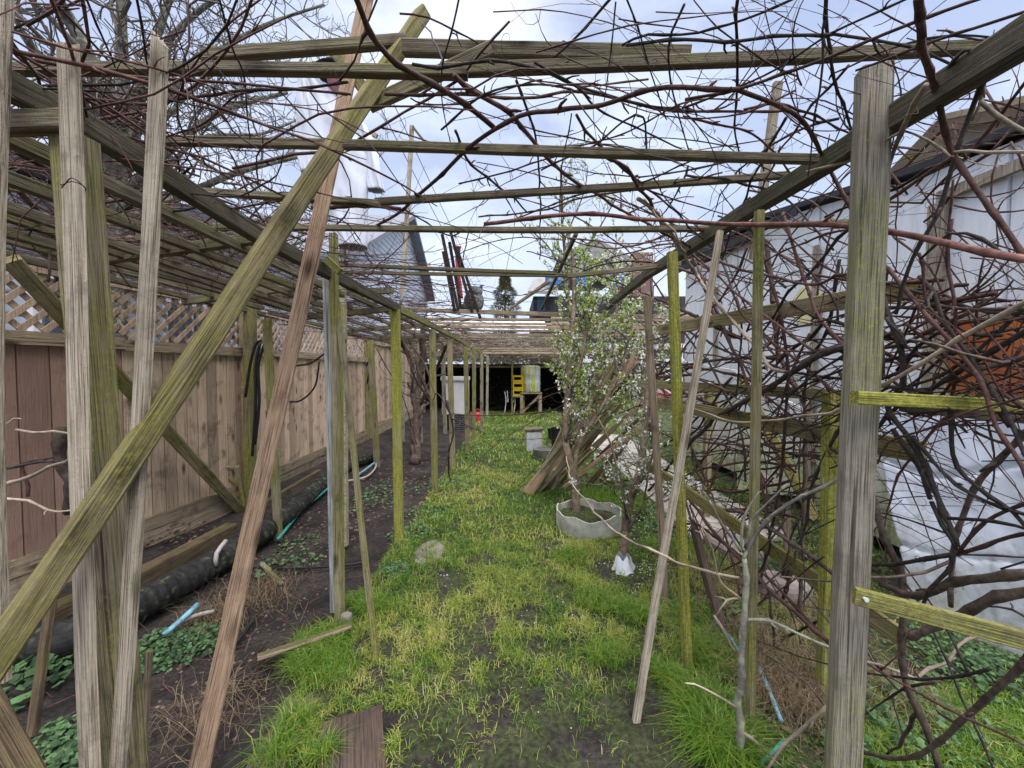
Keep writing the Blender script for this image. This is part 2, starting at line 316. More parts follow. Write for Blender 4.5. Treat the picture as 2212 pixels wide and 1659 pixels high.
me = bpy.data.meshes.new('ground'); me.from_pydata(vs, [], fs); me.materials.append(gm); me.polygons.foreach_set('use_smooth', [True] * len(me.polygons))
g = bpy.data.objects.new('ground', me); C.objects.link(g); g['kind'] = 'structure'
# worn sand-coloured concrete strip between the trees and the shed
M['concrete'] = plain('old_concrete', (.40, .36, .32), .9, .35, 6, .4)
mb = MB(); mb.box((2.05, 6.2, .012), (.9, 5.6, .03)); o = mb.build('path', M['concrete']); o['kind'] = 'structure'

# ------------------------------------------------------------------ fence on the left
def fence_section(label, a, b, mat, z0, ztop, bw, lattice=None, kick=True, posts=(1, 1)):
    a = Vector((a[0], a[1], 0)); b = Vector((b[0], b[1], 0)); Ln = (b - a).length; x = (b - a).normalized(); yv = Vector((-x.y, x.x, 0))
    T = thing('garden_fence', label, 'fence', a, 'cedar fence sections along the left boundary')
    T.rotation_euler = (0, 0, math.atan2(x.y, x.x))
    def put(mb, name, m, tint=False, parent=T):
        return mb.build(name, m, parent, tint=tint)
    mb = MB(); u = 0
    while u < Ln:
        w = bw * random.uniform(.9, 1.1); w = min(w, Ln - u)
        if w < .02: break
        mb.box((u + w / 2, random.uniform(-.003, .003), (z0 + ztop) / 2), (w - .009, .018, ztop - z0 + random.uniform(-.01, .0)), tint=random.uniform(.62, 1.2)); u += w
    # backing sheet tinted near black: shade in the board gaps put into its colour
    bk = MB(); bk.box((Ln / 2, .016, (z0 + ztop) / 2), (Ln, .008, ztop - z0 - .02), tint=.25)
    mb.add(bk.v, bk.f, .12)
    put(mb, 'board_panel', M[mat], True)
    for z, hh, pr in ((ztop + .0, .085, -.028), (z0 + .0, .10, -.028)):
        mb = MB(); mb.box((Ln / 2, pr, z), (Ln, .035, hh)); put(mb, 'rail', M['rail'])
    if kick:
        mb = MB(); mb.box((Ln / 2, -.02, z0 - .15), (Ln, .035, .195)); put(mb, 'kick_board', M['rail'])
    if lattice:
        mb = MB(); H0, H1 = ztop + .045, lattice; hh = H1 - H0; sp_ = .115
        for sgn, yy in ((1, -.006), (-1, .006)):
            u = -hh
            while u < Ln + hh:
                u0, u1 = (u, u + hh) if sgn > 0 else (u + hh, u); c0, c1 = H0, H1
                # clip to the panel
                if u0 != u1:
                    f0 = 0; f1 = 1
                    for lim, s_ in ((0, 1), (Ln, -1)):
                        d0, d1 = s_ * (u0 - lim), s_ * (u1 - lim)
                        if d0 < 0 and d1 < 0: f0, f1 = 1, 0; break
                        if d0 < 0: f0 = max(f0, -d0 / (d1 - d0))
                        if d1 < 0: f1 = min(f1, d0 / (d0 - d1))
                    if f1 - f0 > .05:
                        pa = Vector((u0 + (u1 - u0) * f0, yy, c0 + hh * f0)); pb = Vector((u0 + (u1 - u0) * f1, yy, c0 + hh * f1))
                        mb.bar(pa, pb, .036, .008, tint=random.uniform(.7, 1.1))
                u += sp_
        mb.box((Ln / 2, -.004, H1 + .02), (Ln, .04, .045), tint=.9)
        put(mb, 'lattice', M['fence'], True)
    for k, e in enumerate((0, Ln)):
        if posts[k]:
            mb = MB(); mb.box((e, -.03, (lattice or ztop + .1) / 2 + .02), (.09, .09, (lattice or ztop + .1) + .05)); put(mb, 'fence_post', M['rail'])
    return T
fx = lambda Z: -2.95 + .13 * (Z - 3.07)
fence_section('stained brown fence section with wide smooth boards, nearest on the left', (fx(1.2), 1.2), (fx(2.98), 2.98), 'fence_brown', .30, 1.70, .155, 2.12, posts=(1, 0))
fence_section('weathered cedar fence section with lattice top behind the fallen mossy brace', (fx(2.98), 2.98), (fx(4.12), 4.12), 'fence', .27, 1.69, .105, 2.12, posts=(0, 1))
fence_section('cedar fence section with lattice top and hoses hung at both ends', (-2.93, 4.2), (-3.0, 8.2), 'fence', .24, 1.71, .12, 2.15, posts=(0, 1))
fence_section('tall plain cedar fence section without lattice, farthest along', (-3.0, 8.25), (-3.0, 13.2), 'fence', .3, 2.1, .12, None, posts=(0, 1))

# ------------------------------------------------------------------ the grape pergola
PG = thing('pergola', 'long mossy timber grape pergola covering the grass path and the bed beside the fence', 'pergola', (0, 2, 0))
def pl(name, a, b, w, t, mat, **k): return lumber(name, a, b, w, t, mat, PG, **k)
# posts: left row
LP = [((848+6, 668), (863, 1166), .085, 'lime'), ((933, 712), (940, 1062), .085, 'green'), ((971, 733), (979, 1012), .09, 'green'),
      ((1006, 748), (1010, 982), .09, 'green'), ((1024, 752), (1024, 952), .09, 'green'), ((1040, 764), (1041, 934), .085, 'post'), ((1053, 768), (1052, 904), .09, 'post')]
for (tx, ty), (bx_, by), w, mt in LP:
    g0 = G(bx_, by); top = P(tx, ty, g0.y); pl('post', g0 - Vector((0, 0, .1)), top, w * .85, .07, mt)
g0 = G(731, 1342); pl('post', g0 - Vector((0, 0, .05)), P(721, 505, g0.y), .040, .04, 'green')
g0 = G(741, 1330); pl('post', g0 - Vector((0, 0, .05)), P(736, 660, g0.y + .05), .016, .03, 'lime')
pl('post', P(300, 1990, 1.06), P(163, 300, 1.06), .075, .07, 'green')            # big green corner post
for tx, ty, bx_, by, w, mt in ((578, 690, 601, 1160, .062, 'green'), (800, 735, 815, 1006, .085, 'green'), (866, 650, 871, 953, .07, 'post'), (786, 728, 792, 958, .10, 'green'),
                               (540, 640, 540, 1112, .10, 'green'), (956, 742, 962, 935, .09, 'post'), (905, 740, 910, 955, .07, 'post')):
    g0 = G(bx_, by); pl('post', g0 - Vector((0, 0, .1)), P(tx, ty, g0.y), w, w * .8, mt)
# right row
pl('post', P(1806, 1950, 1.16), P(1889, 150, 1.20), .078, .055, 'post', yaw=R(18))
for (tx, ty), (bx_, by), w, mt in (((1450, 545), (1487, 1440), .042, 'lime'), ((1640, 455), (1620, 1592), .030, 'green'), ((1398, 640), (1439, 1296), .04, 'stick'),
                                   ((1392, 700), (1396, 925), .09, 'beam'), ((1403, 700), (1420, 1062), .04, 'stick'), ((1796, 848), (1782, 1505), .055, 'lime'), ((1532, 835), (1524, 1120), .07, 'green')):
    g0 = G(bx_, by); pl('post', g0 - Vector((0, 0, .1)), P(tx, ty, g0.y), w, w * .9, mt)
# long plates
pts = [(5, 178, .98), (170, 262, 1.12), (567, 515, 1.73), (860, 667, 3.5), (970, 722, 6.0), (1045, 766, 12.2)]
for a, b_ in zip(pts[:-1], pts[1:]): pl('plate', P(*a), P(*b_), .068, .045, 'beam' if a[0] < 600 else 'green')
pts = [(2330, 8, .76), (1850, 308, 1.33), (1400, 590, 3.25), (1290, 680, 5.8), (1205, 738, 11)]
for a, b_ in zip(pts[:-1], pts[1:]): pl('plate', P(*a), P(*b_), .075, .055, 'beam')
# roof slats of the left bay, running away from the camera
for Xs, y0, y1 in ((-1.34, .95, 3.2), (-1.34, 3.3, 7.0), (-1.62, .9, 3.9), (-1.94, 1.1, 3.6), (-2.28, 1.2, 4.4), (-2.72, 1.5, 4.3), (-2.45, 1.8, 3.9), (-2.1, 1.6, 3.6), (-1.78, 1.9, 4.2), (-1.66, 4.2, 8), (-2.0, 4, 8.5), (-2.35, 4.3, 9), (-2.7, 4.4, 9), (-1.25, 7, 12), (-1.6, 8.2, 12.5), (-2.0, 8.6, 12.5), (-2.4, 9, 12.6), (-2.8, 9, 12.6)):
    pl('slat', (Xs, y0, 2.13 + random.uniform(-.015, .015)), (Xs + random.uniform(-.06, .06), y1, 2.10 + random.uniform(-.02, .02)), .045, .035, 'slat')
# rafters of the left bay
for a, b_, w in (((-40, 268, 1.0), (150, 262, 1.02), .05), ((215, 562, 2.2), (567, 513, 1.95), .05), ((395, 652, 3.3), (702, 612, 3.15), .06), ((560, 640, 3.9), (850, 628, 3.7), .05),
                 ((640, 688, 4.9), (845, 665, 3.62), .06), ((745, 715, 6.0), (935, 700, 5.1), .06), ((790, 735, 7.5), (975, 722, 6.2), .06), ((850, 748, 10), (1010, 745, 9), .06)):
    pl('rafter', P(*a), P(*b_), w, .04, 'slat')
# cross slats over the grass path (left end, right end, distance, face width)
XS = [((8, 151), (1010, 158), 1.20, .036), ((955, 153), (2118, 103), 1.22, .040), ((350, 303), (1762, 343), 1.42, .036), ((405, 414), (820, 440), 1.72, .033), ((812, 437), (1702, 378), 1.78, .036),
      ((445, 490), (1480, 494), 2.12, .034), ((1440, 497), (1852, 478), 2.3, .034), ((640, 567), (1200, 590), 2.92, .032), ((730, 587), (1250, 596), 3.05, .03), ((1225, 596), (1470, 570), 3.0, .04),
      ((855, 668), (1502, 688), 4.8, .05), ((880, 688), (1500, 692), 5.3, .035), ((905, 697), (1480, 701), 5.9, .035), ((925, 705), (1470, 708), 6.4, .05), ((940, 713), (1450, 716), 7.0, .035),
      ((955, 722), (1440, 724), 7.8, .05), ((960, 729), (1430, 731), 8.6, .035), ((1000, 752), (1400, 753), 10.2, .04), ((1010, 757), (1390, 758), 11.2, .04), ((1015, 762), (1390, 763), 12, .05)]
for (ax, ay), (bx_, by), Z, w in XS:
    pl('cross_slat', P(ax, ay, Z), P(bx_, by, Z * random.uniform(.99, 1.01)), w * (.8 if Z < 4 else 1), .03, 'slat' if Z < 4 else 'rail', roll=R(random.uniform(-6, 6)), bow=random.uniform(-.01, .004))
# right-hand trellis boards
pl('trellis_board', P(1425, 713, 3.1), P(2003, 619, 1.47), .078, .025, 'mossy')
pl('trellis_board', P(1405, 866, 3.2), P(1994, 979, 1.46), .082, .025, 'mossy')
pl('trellis_board', P(1398, 1003, 3.1), P(1946, 1378, 1.50), .075, .022, 'mossy')
pl('trellis_board', P(1380, 828, 3.3), P(1835, 855, 1.95), .062, .022, 'green')
pl('trellis_board', P(1846, 859, 1.11), P(2290, 884, 1.10), .038, .03, 'lime')
pl('trellis_board', P(1950, 878, 1.3), P(2290, 908, 1.2), .036, .03, 'beam')
tb = pl('trellis_board', P(1845, 1285, 1.09), P(2290, 1402, .93), .046, .022, 'green')
mb = MB(); c = P(1866, 1292, 1.072); mb.tube([c, c + Vector((0, -.008, 0))], .004, 8); mb.tube([c + Vector((0, -.008, 0)), c + Vector((0, -.010, 0))], .0065, 8)
nail = inparent(mb, PG).build('nail', plain('galvanised_nail', (.7, .7, .66), .4, .1), PG)
pl('brace', P(1600, 820, 2.9), P(1762, 1125, 2.3), .06, .06, 'mossy', roll=R(30))
pl('brace', P(20, 560, 2.1), P(524, 1108, 4.0), .085, .085, 'mossy', roll=R(38))
pl('brace', P(455, 1005, 3.85), P(522, 1052, 3.95), .03, .02, 'green'); pl('brace', P(455, 1008, 3.8), P(517, 1008, 3.95), .03, .02, 'rail'); pl('brace', P(512, 1010, 3.9), P(527, 1092, 3.95), .03, .025, 'green')
pl('brace', P(1098, 670, 6.5), P(1190, 605, 4.6), .04, .03, 'rail'); pl('brace', P(1170, 668, 5.0), P(1245, 505, 3.2), .03, .03, 'beam')
pl('brace', P(735, 588, 2.2), P(705, 560, 2.2), .04, .03, 'green')

# ------------------------------------------------------------------ loose timber, each piece a thing
def prop(name, label, cat, a, b, w, t, mat, group=None, **k):
    o = lumber(name, a, b, w, t, mat, None, **k); return tag(o, label, cat, group)
prop('leaning_beam', 'thick yellow-green mossy beam leaning diagonally across the left foreground', 'beam', P(-60, 1492, .78), P(911, 28, 1.72), .062, .054, 'mossy', roll=R(-40), warp=.003)
prop('leaning_pole', 'square reddish brown pole crossing behind the mossy diagonal beam', 'pole', G(400, 1800), P(798, -30, 1.93), .060, .052, 'pole', roll=R(30))
prop('upright_board', 'weathered grey board standing at the very left edge, cut by the frame', 'board', P(-2, 1470, .93), P(0, -80, .93), .052, .02, 'grey', bow=.022)
prop('upright_board', 'tall grey fence picket with broken squared tip, wired to the green post', 'board', P(210, 2050, .96), P(144, 90, .96), .05, .02, 'grey', chip=.02, yaw=R(15))
prop('upright_board', 'grey picket with a rounded pointed tip right of the green corner post', 'board', P(232, 1960, .99), P(346, 86, 1.0), .040, .018, 'grey', bow=-.012, endcut=.04, yaw=R(12))
prop('upright_board', 'white flaking painted board beside the second pergola post', 'board', G(721, 1322) , P(705, 585, G(726, 1312).y - .04), .040, .02, 'white_board')
prop('garden_stake', 'thin stake leaning against the green post right of the white board', 'stake', G(812, 1426), P(722, 600, 2.35), .028, .025, 'green', warp=.004)
prop('garden_stake', 'long grey stake leaning left with a dark pointed foot in bare soil', 'stake', G(1374, 1560), P(1555, 500, 2.05), .030, .026, 'grey', warp=.004)
prop('garden_stake', 'short bright splinter stake at the foot of the green corner post', 'stake', P(298, 1830, 1.25), P(321, 1408, 1.22), .017, .012, 'stick')
prop('garden_stake', 'dark old stake leaning in the weeds at the bottom left corner', 'stake', P(68, 1590, 1.35), P(110, 1290, 1.5), .03, .02, 'rot')
prop('garden_stake', 'tall pale stake standing above the right side of the pergola', 'stake', P(1628, 560, 2.3), P(1681, 178, 2.2), .045, .03, 'grey')
prop('garden_stake', 'thick weathered beam end in the bottom left corner', 'beam', P(-60, 1480, .9), P(75, 1720, .85), .05, .05, 'rot')
prop('fallen_board', 'small grey board lying on the soil by the lawn edge', 'board', G(556, 1420, .05), G(757, 1352, .05), .07, .02, 'rail', roll=R(70))
prop('fallen_board', 'short narrow offcut lying on the leaf litter', 'board', G(566, 1218, .02), G(609, 1262, .02), .03, .012, 'grey', roll=R(80))
prop('lintel_bar', 'long left arm of the timber cross wedged above the pergola', 'bar', P(440, 123, 1.55), P(880, 88, 1.62), .042, .038, 'slat')
prop('lintel_bar', 'long right arm of the timber cross ending above the path', 'bar', P(872, 103, 1.58), P(1489, 118, 1.5), .05, .045, 'slat', roll=R(12))
prop('brace_bar', 'short diagonal brace under the right arm of the timber cross', 'bar', P(797, 229, 1.56), P(1062, 107, 1.54), .046, .04, 'green', roll=R(15))
prop('brace_bar', 'short yellow-green brace behind the brown pole', 'bar', P(712, 95, 1.88), P(796, 204, 1.83), .055, .04, 'mossy')
prop('clothes_pole', 'thin grey pole with a bent arm rising above the far slats', 'pole', P(868, 640, 3.9), P(891, 272, 3.9), .038, .03, 'grey')
prop('clothes_pole', 'short dark arm nailed to the tip of the thin grey pole', 'arm', P(892, 274, 3.88), P(930, 322, 3.84), .022, .02, 'slat')
for k, (x0, y0, x1, y1, Z0, Z1, w, mt, lb) in enumerate((
    (1500, 1140, 1595, 1500, 2.9, 1.9, .10, 'rot', 'dark rotten board leaning behind the lime green trellis post'),
    (1700, 1100, 1702, 1300, 2.9, 2.5, .12, 'rot', 'dark brown stump-like post under the shed panel'),
    (1570, 1480, 1645, 1660, 2.0, 1.7, .10, 'rot', 'dark edging board sloping down in the weeds'),
    )):
    prop('old_timber', lb, 'timber', P(x1, y1, Z1), P(x0, y0, Z0), w, .04, 'wetboard')
# retaining timbers by the pipe
prop('retaining_timber', 'split old sleeper lying between the fence and the black pipe', 'timber', G(225, 1290, .12), G(500, 1145, .12), .13, .10, 'rot')
prop('retaining_timber', 'broken old timber with a freshly splintered end near the pipe mouth', 'timber', G(75, 1345, .1), G(240, 1262, .1), .10, .09, 'rot')
prop('retaining_timber', 'low timber edging between fence and far stretch of pipe', 'timber', G(560, 1100, .06), G(690, 1022, .06), .10, .05, 'rot')
# leaning bundle of poles under the plum tree
ends = [(1138, 1060, 1300, 830, .04, 'stick'), (1162, 1064, 1410, 790, .045, 'grey'), (1176, 1054, 1350, 840, .04, 'green'), (1190, 1046, 1365, 770, .05, 'stick'), (1210, 1058, 1410, 900, .05, 'pole'), (1130, 1062, 1258, 905, .04, 'grey'), (1140, 1066, 1375, 770, .05, 'pole'), (1150, 1068, 1330, 790, .04, 'stick'), (1156, 1066, 1345, 750, .045, 'green'), (1165, 1062, 1290, 760, .04, 'stick'),
        (1172, 1058, 1375, 840, .05, 'green'), (1182, 1052, 1400, 860, .05, 'pole'), (1192, 1060, 1300, 800, .04, 'stick'), (1205, 1050, 1390, 800, .045, 'rot'), (1215, 1040, 1420, 830, .05, 'green'),
        (1160, 1050, 1280, 780, .04, 'grey'), (1180, 1030, 1310, 760, .04, 'stick'), (1225, 1050, 1380, 905, .05, 'rot'), (1200, 1020, 1330, 780, .04, 'pole'), (1300, 1040, 1372, 920, .09, 'rot'), (1265, 1055, 1345, 960, .06, 'rot'), (1148, 1055, 1240, 880, .03, 'stick')]
plb = {5: 'whitish pole, outermost left of the bundle leaning under the plum tree', 6: 'fresh orange brown plank, the brightest of the bundle under the plum tree', 19: 'short thick square post leaning at the right of the pole bundle', 20: 'short rotten post low behind the pole bundle'}
for k, (x0, y0, x1, y1, w, mt) in enumerate(ends):
    w *= .82
    g0 = G(x0, y0); prop('leaning_stick', plb.get(k, 'thin weathered pole in the bundle leaning under the plum tree'), 'pole', g0, P(x1, y1, g0.y - .35 + .08 * (k % 5)), w if k != 6 else .11, .045, mt, group='poles leaning under the plum tree', warp=.004)

# ------------------------------------------------------------------ shed on the right
SH = thing('garden_shed', 'long grey white plywood shed with green algae stains behind the vines', 'shed', (3, 5, 0))
def shp(mb, name, mat, parent=SH, **k): return inparent(mb, SH).build(name, mat, parent, **k)
m, t, b = newmat('shed_panel', .7); l = t.links.new; nn = t.nodes.new
ge = nn('ShaderNodeNewGeometry'); mpp = nn('ShaderNodeMapping'); mpp.inputs['Scale'].default_value = (6, 6, 1.1); l(ge.outputs['Position'], mpp.inputs[0])
n1 = nn('ShaderNodeTexNoise'); n1.inputs['Scale'].default_value = 2; n1.inputs['Detail'].default_value = 8; n1.inputs['Roughness'].default_value = .7; l(mpp.outputs[0], n1.inputs[0]); r1 = ramp(t, .3, (.64, .66, .71), .7, (.86, .88, .93)); l(n1.outputs[0], r1.inputs[0])
n2 = nn('ShaderNodeTexNoise'); n2.inputs['Scale'].default_value = 2.3; n2.inputs['Detail'].default_value = 9; n2.inputs['Roughness'].default_value = .72; l(ge.outputs['Position'], n2.inputs[0])
sx = nn('ShaderNodeSeparateXYZ'); l(ge.outputs['Position'], sx.inputs[0]); hm = nn('ShaderNodeMapRange'); hm.inputs[1].default_value = 0; hm.inputs[2].default_value = 2.2; hm.inputs[3].default_value = .46; hm.inputs[4].default_value = -.10; l(sx.outputs[2], hm.inputs[0])
ad = nn('ShaderNodeMath'); ad.operation = 'ADD'; l(n2.outputs[0], ad.inputs[0]); l(hm.outputs[0], ad.inputs[1]); rr = ramp(t, .58, (0, 0, 0), .85, (.85, .85, .85)); l(ad.outputs[0], rr.inputs[0])
n3 = nn('ShaderNodeTexNoise'); n3.inputs['Scale'].default_value = 26; n3.inputs['Detail'].default_value = 6; l(ge.outputs['Position'], n3.inputs[0]); gc = ramp(t, .38, (.16, .20, .07), .62, (.50, .52, .22)); l(n3.outputs[0], gc.inputs[0])
mm = mixc(t); l(rr.outputs[0], mm.inputs[0]); l(r1.outputs[0], mm.inputs[6]); l(gc.outputs[0], mm.inputs[7]); l(mm.outputs[2], b.inputs['Base Color'])
M['panel'] = m
M['roofing'] = plain('black_roofing_felt', (.035, .035, .04), .8, .3, 12, .3); M['fascia'] = wood('fascia_brown', (.20, .14, .10), (.10, .07, .05), amt=.05)
def ztopf(y): return 2.76 + (y - 1.2) * .09 if y <= 2.9 else (2.913 + (y - 2.9) * .19 if y < 4.7 else 3.255 + (y - 4.7) * .02)
ys = [1.2, 2.2, 2.42, 2.9, 3.9, 4.9, 5.8, 6.85]
for k, (a, c) in enumerate(zip(ys[:-1], ys[1:])):
    mb = MB(); xo = 3.0 + (.02 if k % 2 else 0); z0 = .12 if k != 4 else .3
    mb.add([(xo, a + .004, z0), (xo, c - .004, z0), (xo, c - .004, ztopf(c)), (xo, a + .004, ztopf(a)), (xo + .05, a + .004, z0), (xo + .05, c - .004, z0), (xo + .05, c - .004, ztopf(c)), (xo + .05, a + .004, ztopf(a))],
           [(0, 1, 2, 3), (7, 6, 5, 4), (0, 4, 5, 1), (3, 2, 6, 7), (0, 3, 7, 4), (1, 5, 6, 2)])
    shp(mb, 'wall_panel', m)
mb = MB(); mb.box((4.2, 6.88, 1.7), (2.35, .06, 3.3)); mb.box((4.2, 1.2, 1.55), (2.35, .06, 2.9)); mb.box((5.3, 4, 1.6), (.06, 5.6, 3.0)); shp(mb, 'wall_panel', m)
mb = MB()
for a, c in ((1.0, 2.9), (2.9, 4.7), (4.7, 7.05)):
    za, zc = ztopf(a) + .03, ztopf(c) + .03
    mb.add([(2.93, a, za), (2.93, c, zc), (5.4, c, zc + .25), (5.4, a, za + .25), (2.93, a, za + .05), (2.93, c, zc + .05), (5.4, c, zc + .30), (5.4, a, za + .30)], [(3, 2, 1, 0), (4, 5, 6, 7), (0, 1, 5, 4), (2, 3, 7, 6), (1, 2, 6, 5), (0, 4, 7, 3)])
mb.bar((2.85, 4.0, 3.10), (2.85, 7.0, 3.22), .09, .03)
mb.add([P(1466, 560, 6.9), P(1560, 505, 5.6), P(1625, 515, 4.9), P(1490, 592, 6.8)] + [p + Vector((.3, 0, .0)) for p in (P(1466, 560, 6.9), P(1560, 505, 5.6), P(1625, 515, 4.9), P(1490, 592, 6.8))], [(0, 1, 2, 3), (7, 6, 5, 4), (0, 4, 5, 1), (1, 5, 6, 2), (2, 6, 7, 3), (3, 7, 4, 0)])
shp(mb, 'roof', M['roofing'])
for yy in (3.9, 5.8):
    mb = MB(); mb.bar((2.98, yy, .2), (2.98, yy, 2.72), .05, .03, ref=(0, 1, 0)); shp(mb, 'batten', M['greyz'])
wf = MB(); wf.bar((2.965, 2.78, 2.70), (2.965, 1.3, 2.70), .07, .035); wf.bar((2.966, 2.78, 2.66), (2.966, 2.78, 1.05), .11, .035, ref=(0, 1, 0)); wfo = shp(wf, 'window_frame', M['greyz'])
mb = MB(); mb.box((2.975, 2.34, 1.59), (.03, .68, .48)); od = shp(mb, 'orange_board', plain('orange_painted_board', (.40, .11, .025), .7, .35, 9, stretch=(1, 1, .15)))
mb = MB(); mb.bar((2.955, 2.70, 1.3), (2.955, 2.70, 1.85), .05, .02, ref=(0, 1, 0)); mb.bar((2.953, 2.74, 1.86), (2.953, 1.6, 1.86), .05, .02); mb.bar((2.953, 2.74, 1.32), (2.953, 1.6, 1.32), .05, .02); shp(mb, 'board_frame', M['greyz'])
# faded yellow disc on the wall
mb = MB(); c0 = Vector((2.992, 0, 0)); yy = 4.02; cz = EYE + .665
mb.add([(2.990, yy + math.cos(a) * .20, cz + math.sin(a) * .20) for a in np.linspace(0, 2 * math.pi, 33)[:-1]] + [(2.999, yy + math.cos(a) * .20, cz + math.sin(a) * .20) for a in np.linspace(0, 2 * math.pi, 33)[:-1]], [tuple(range(32)), tuple(range(63, 31, -1))] + [(i, (i + 1) % 32, 32 + (i + 1) % 32, 32 + i) for i in range(32)])
shp(mb, 'yellow_disc', plain('faded_yellow_paint', (.72, .66, .36), .7, .12, 8))
# hanging algae-stained sheet in front of the wall
mb = MB(); q = [P(1592, 815, 3.9), P(1730, 880, 3.45), P(1728, 1072, 3.45), P(1592, 1062, 3.9)]; mb.add(q + [p + Vector((.03, .02, 0)) for p in q], [(3, 2, 1, 0), (4, 5, 6, 7), (0, 1, 5, 4), (1, 2, 6, 5), (2, 3, 7, 6), (3, 0, 4, 7)])
tag(mb.build('leaning_sheet', m), 'green stained white sheet leaning against the shed wall', 'sheet')
mb = MB(); q = [P(1475, 780, 4.9), P(1590, 800, 4.2), P(1590, 1010, 4.2), P(1475, 985, 4.9)]; mb.add(q + [p + Vector((.03, .02, 0)) for p in q], [(3, 2, 1, 0), (4, 5, 6, 7), (0, 1, 5, 4), (1, 2, 6, 5), (2, 3, 7, 6), (3, 0, 4, 7)])
tag(mb.build('leaning_sheet', m), 'grey green sheet standing behind the lime trellis post', 'sheet')
# brown gabled neighbour roof above the shed
NB = thing('neighbour_house', 'brown gabled house roof rising above the shed at the right edge', 'house', (5.5, 5, 0))
mb = MB(); x0 = 5.0; pk = P(2060, 268, 5.0 * 850 / 954); mb.bar(P(1905, 400, 6.0), P(2034, 268, 5.2), .16, .05); mb.bar(P(2034, 266, 5.2), P(2300, 212, 4.0), .2, .05); inparent(mb, NB).build('fascia', M['fascia'], NB)
mb = MB(); mb.bar(P(2034, 255, 5.22), P(2300, 197, 4.02), .07, .10); inparent(mb, NB).build('roof', plain('tan_roof_edge', (.32, .25, .17), .8, .2), NB)
mb = MB(); q = [P(1910, 412, 6.1), P(2036, 284, 5.3), P(2300, 232, 4.1), P(2300, 800, 4.1), P(1910, 800, 6.1)]; mb.add(q + [p + Vector((.3, .1, 0)) for p in q], [(4, 3, 2, 1, 0), (5, 6, 7, 8, 9)] + [(i, (i + 1) % 5, 5 + (i + 1) % 5, 5 + i) for i in range(5)]); inparent(mb, NB).build('wall', plain('tan_siding', (.30, .24, .18), .8, .15, 3), NB)
# white plastic tarp leaning on the shed
m2, t, b = newmat('white_tarp', .45); l = t.links.new
n1 = t.nodes.new('ShaderNodeTexNoise'); n1.inputs['Scale'].default_value = 3; n1.inputs['Detail'].default_value = 6; r1 = ramp(t, .3, (.42, .47, .56), .7, (.62, .67, .76)); tc = t.nodes.new('ShaderNodeTexCoord'); l(tc.outputs['Object'], n1.inputs[0]); l(n1.outputs[0], r1.inputs[0]); sz_ = t.nodes.new('ShaderNodeSeparateXYZ'); l(tc.outputs['Object'], sz_.inputs[0]); md = t.nodes.new('ShaderNodeMapRange'); md.inputs[1].default_value = .9; md.inputs[2].default_value = .0; md.inputs[3].default_value = -.15; md.inputs[4].default_value = .35; l(sz_.outputs[2], md.inputs[0])
n2 = t.nodes.new('ShaderNodeTexNoise'); n2.inputs['Scale'].default_value = 7; n2.inputs['Detail'].default_value = 9; n2.inputs['Roughness'].default_value = .75; l(tc.outputs['Object'], n2.inputs[0]); aa = t.nodes.new('ShaderNodeMath'); l(n2.outputs[0], aa.inputs[0]); l(md.outputs[0], aa.inputs[1]); rd = ramp(t, .52, (0, 0, 0), .85, (.8, .8, .8)); l(aa.outputs[0], rd.inputs[0])
mt_ = mixc(t); mt_.inputs[7].default_value = (.20, .20, .13, 1); l(rd.outputs[0], mt_.inputs[0]); l(r1.outputs[0], mt_.inputs[6]); l(mt_.outputs[2], b.inputs['Base Color'])
TL, TR, BL, BR = P(1885, 882, 3.25), P(2330, 862, 2.05), G(1968, 1330), G(2330, 1472); nU, nV = 70, 70; mb = MB(); vs = []
nrm = ((TR - TL).cross(BL - TL)).normalized()
for j in range(nV + 1):
    for i in range(nU + 1):
        u, v = i / nU, j / nV; p = TL.lerp(TR, u).lerp(BL.lerp(BR, u), v)
        d = .03 * mnoise.noise(Vector((u * 5, v * 3, 1))) + .008 * abs(mnoise.noise(Vector((u * 6 + v * 9, v * 2, 4)))) + .005 * mnoise.noise(Vector((u * 18, v * 30 - u * 12, 7)))
        d += .03 * math.exp(-((v - .30 - .06 * math.sin(u * 5)) / .015) ** 2) + .025 * math.exp(-((v - .68 - .04 * math.sin(u * 4 + 1)) / .012) ** 2)
        vs.append(p + nrm * d)
fs = [(j * (nU + 1) + i, j * (nU + 1) + i + 1, (j + 1) * (nU + 1) + i + 1, (j + 1) * (nU + 1) + i) for j in range(nV) for i in range(nU)]
mb.add(vs, fs); o = mb.build('tarp', m2, smooth=True); tag(o, 'wrinkled bluish white plastic tarp draped against the shed at the right edge', 'tarp'); s_ = o.modifiers.new('thick', 'SOLIDIFY'); s_.thickness = .004
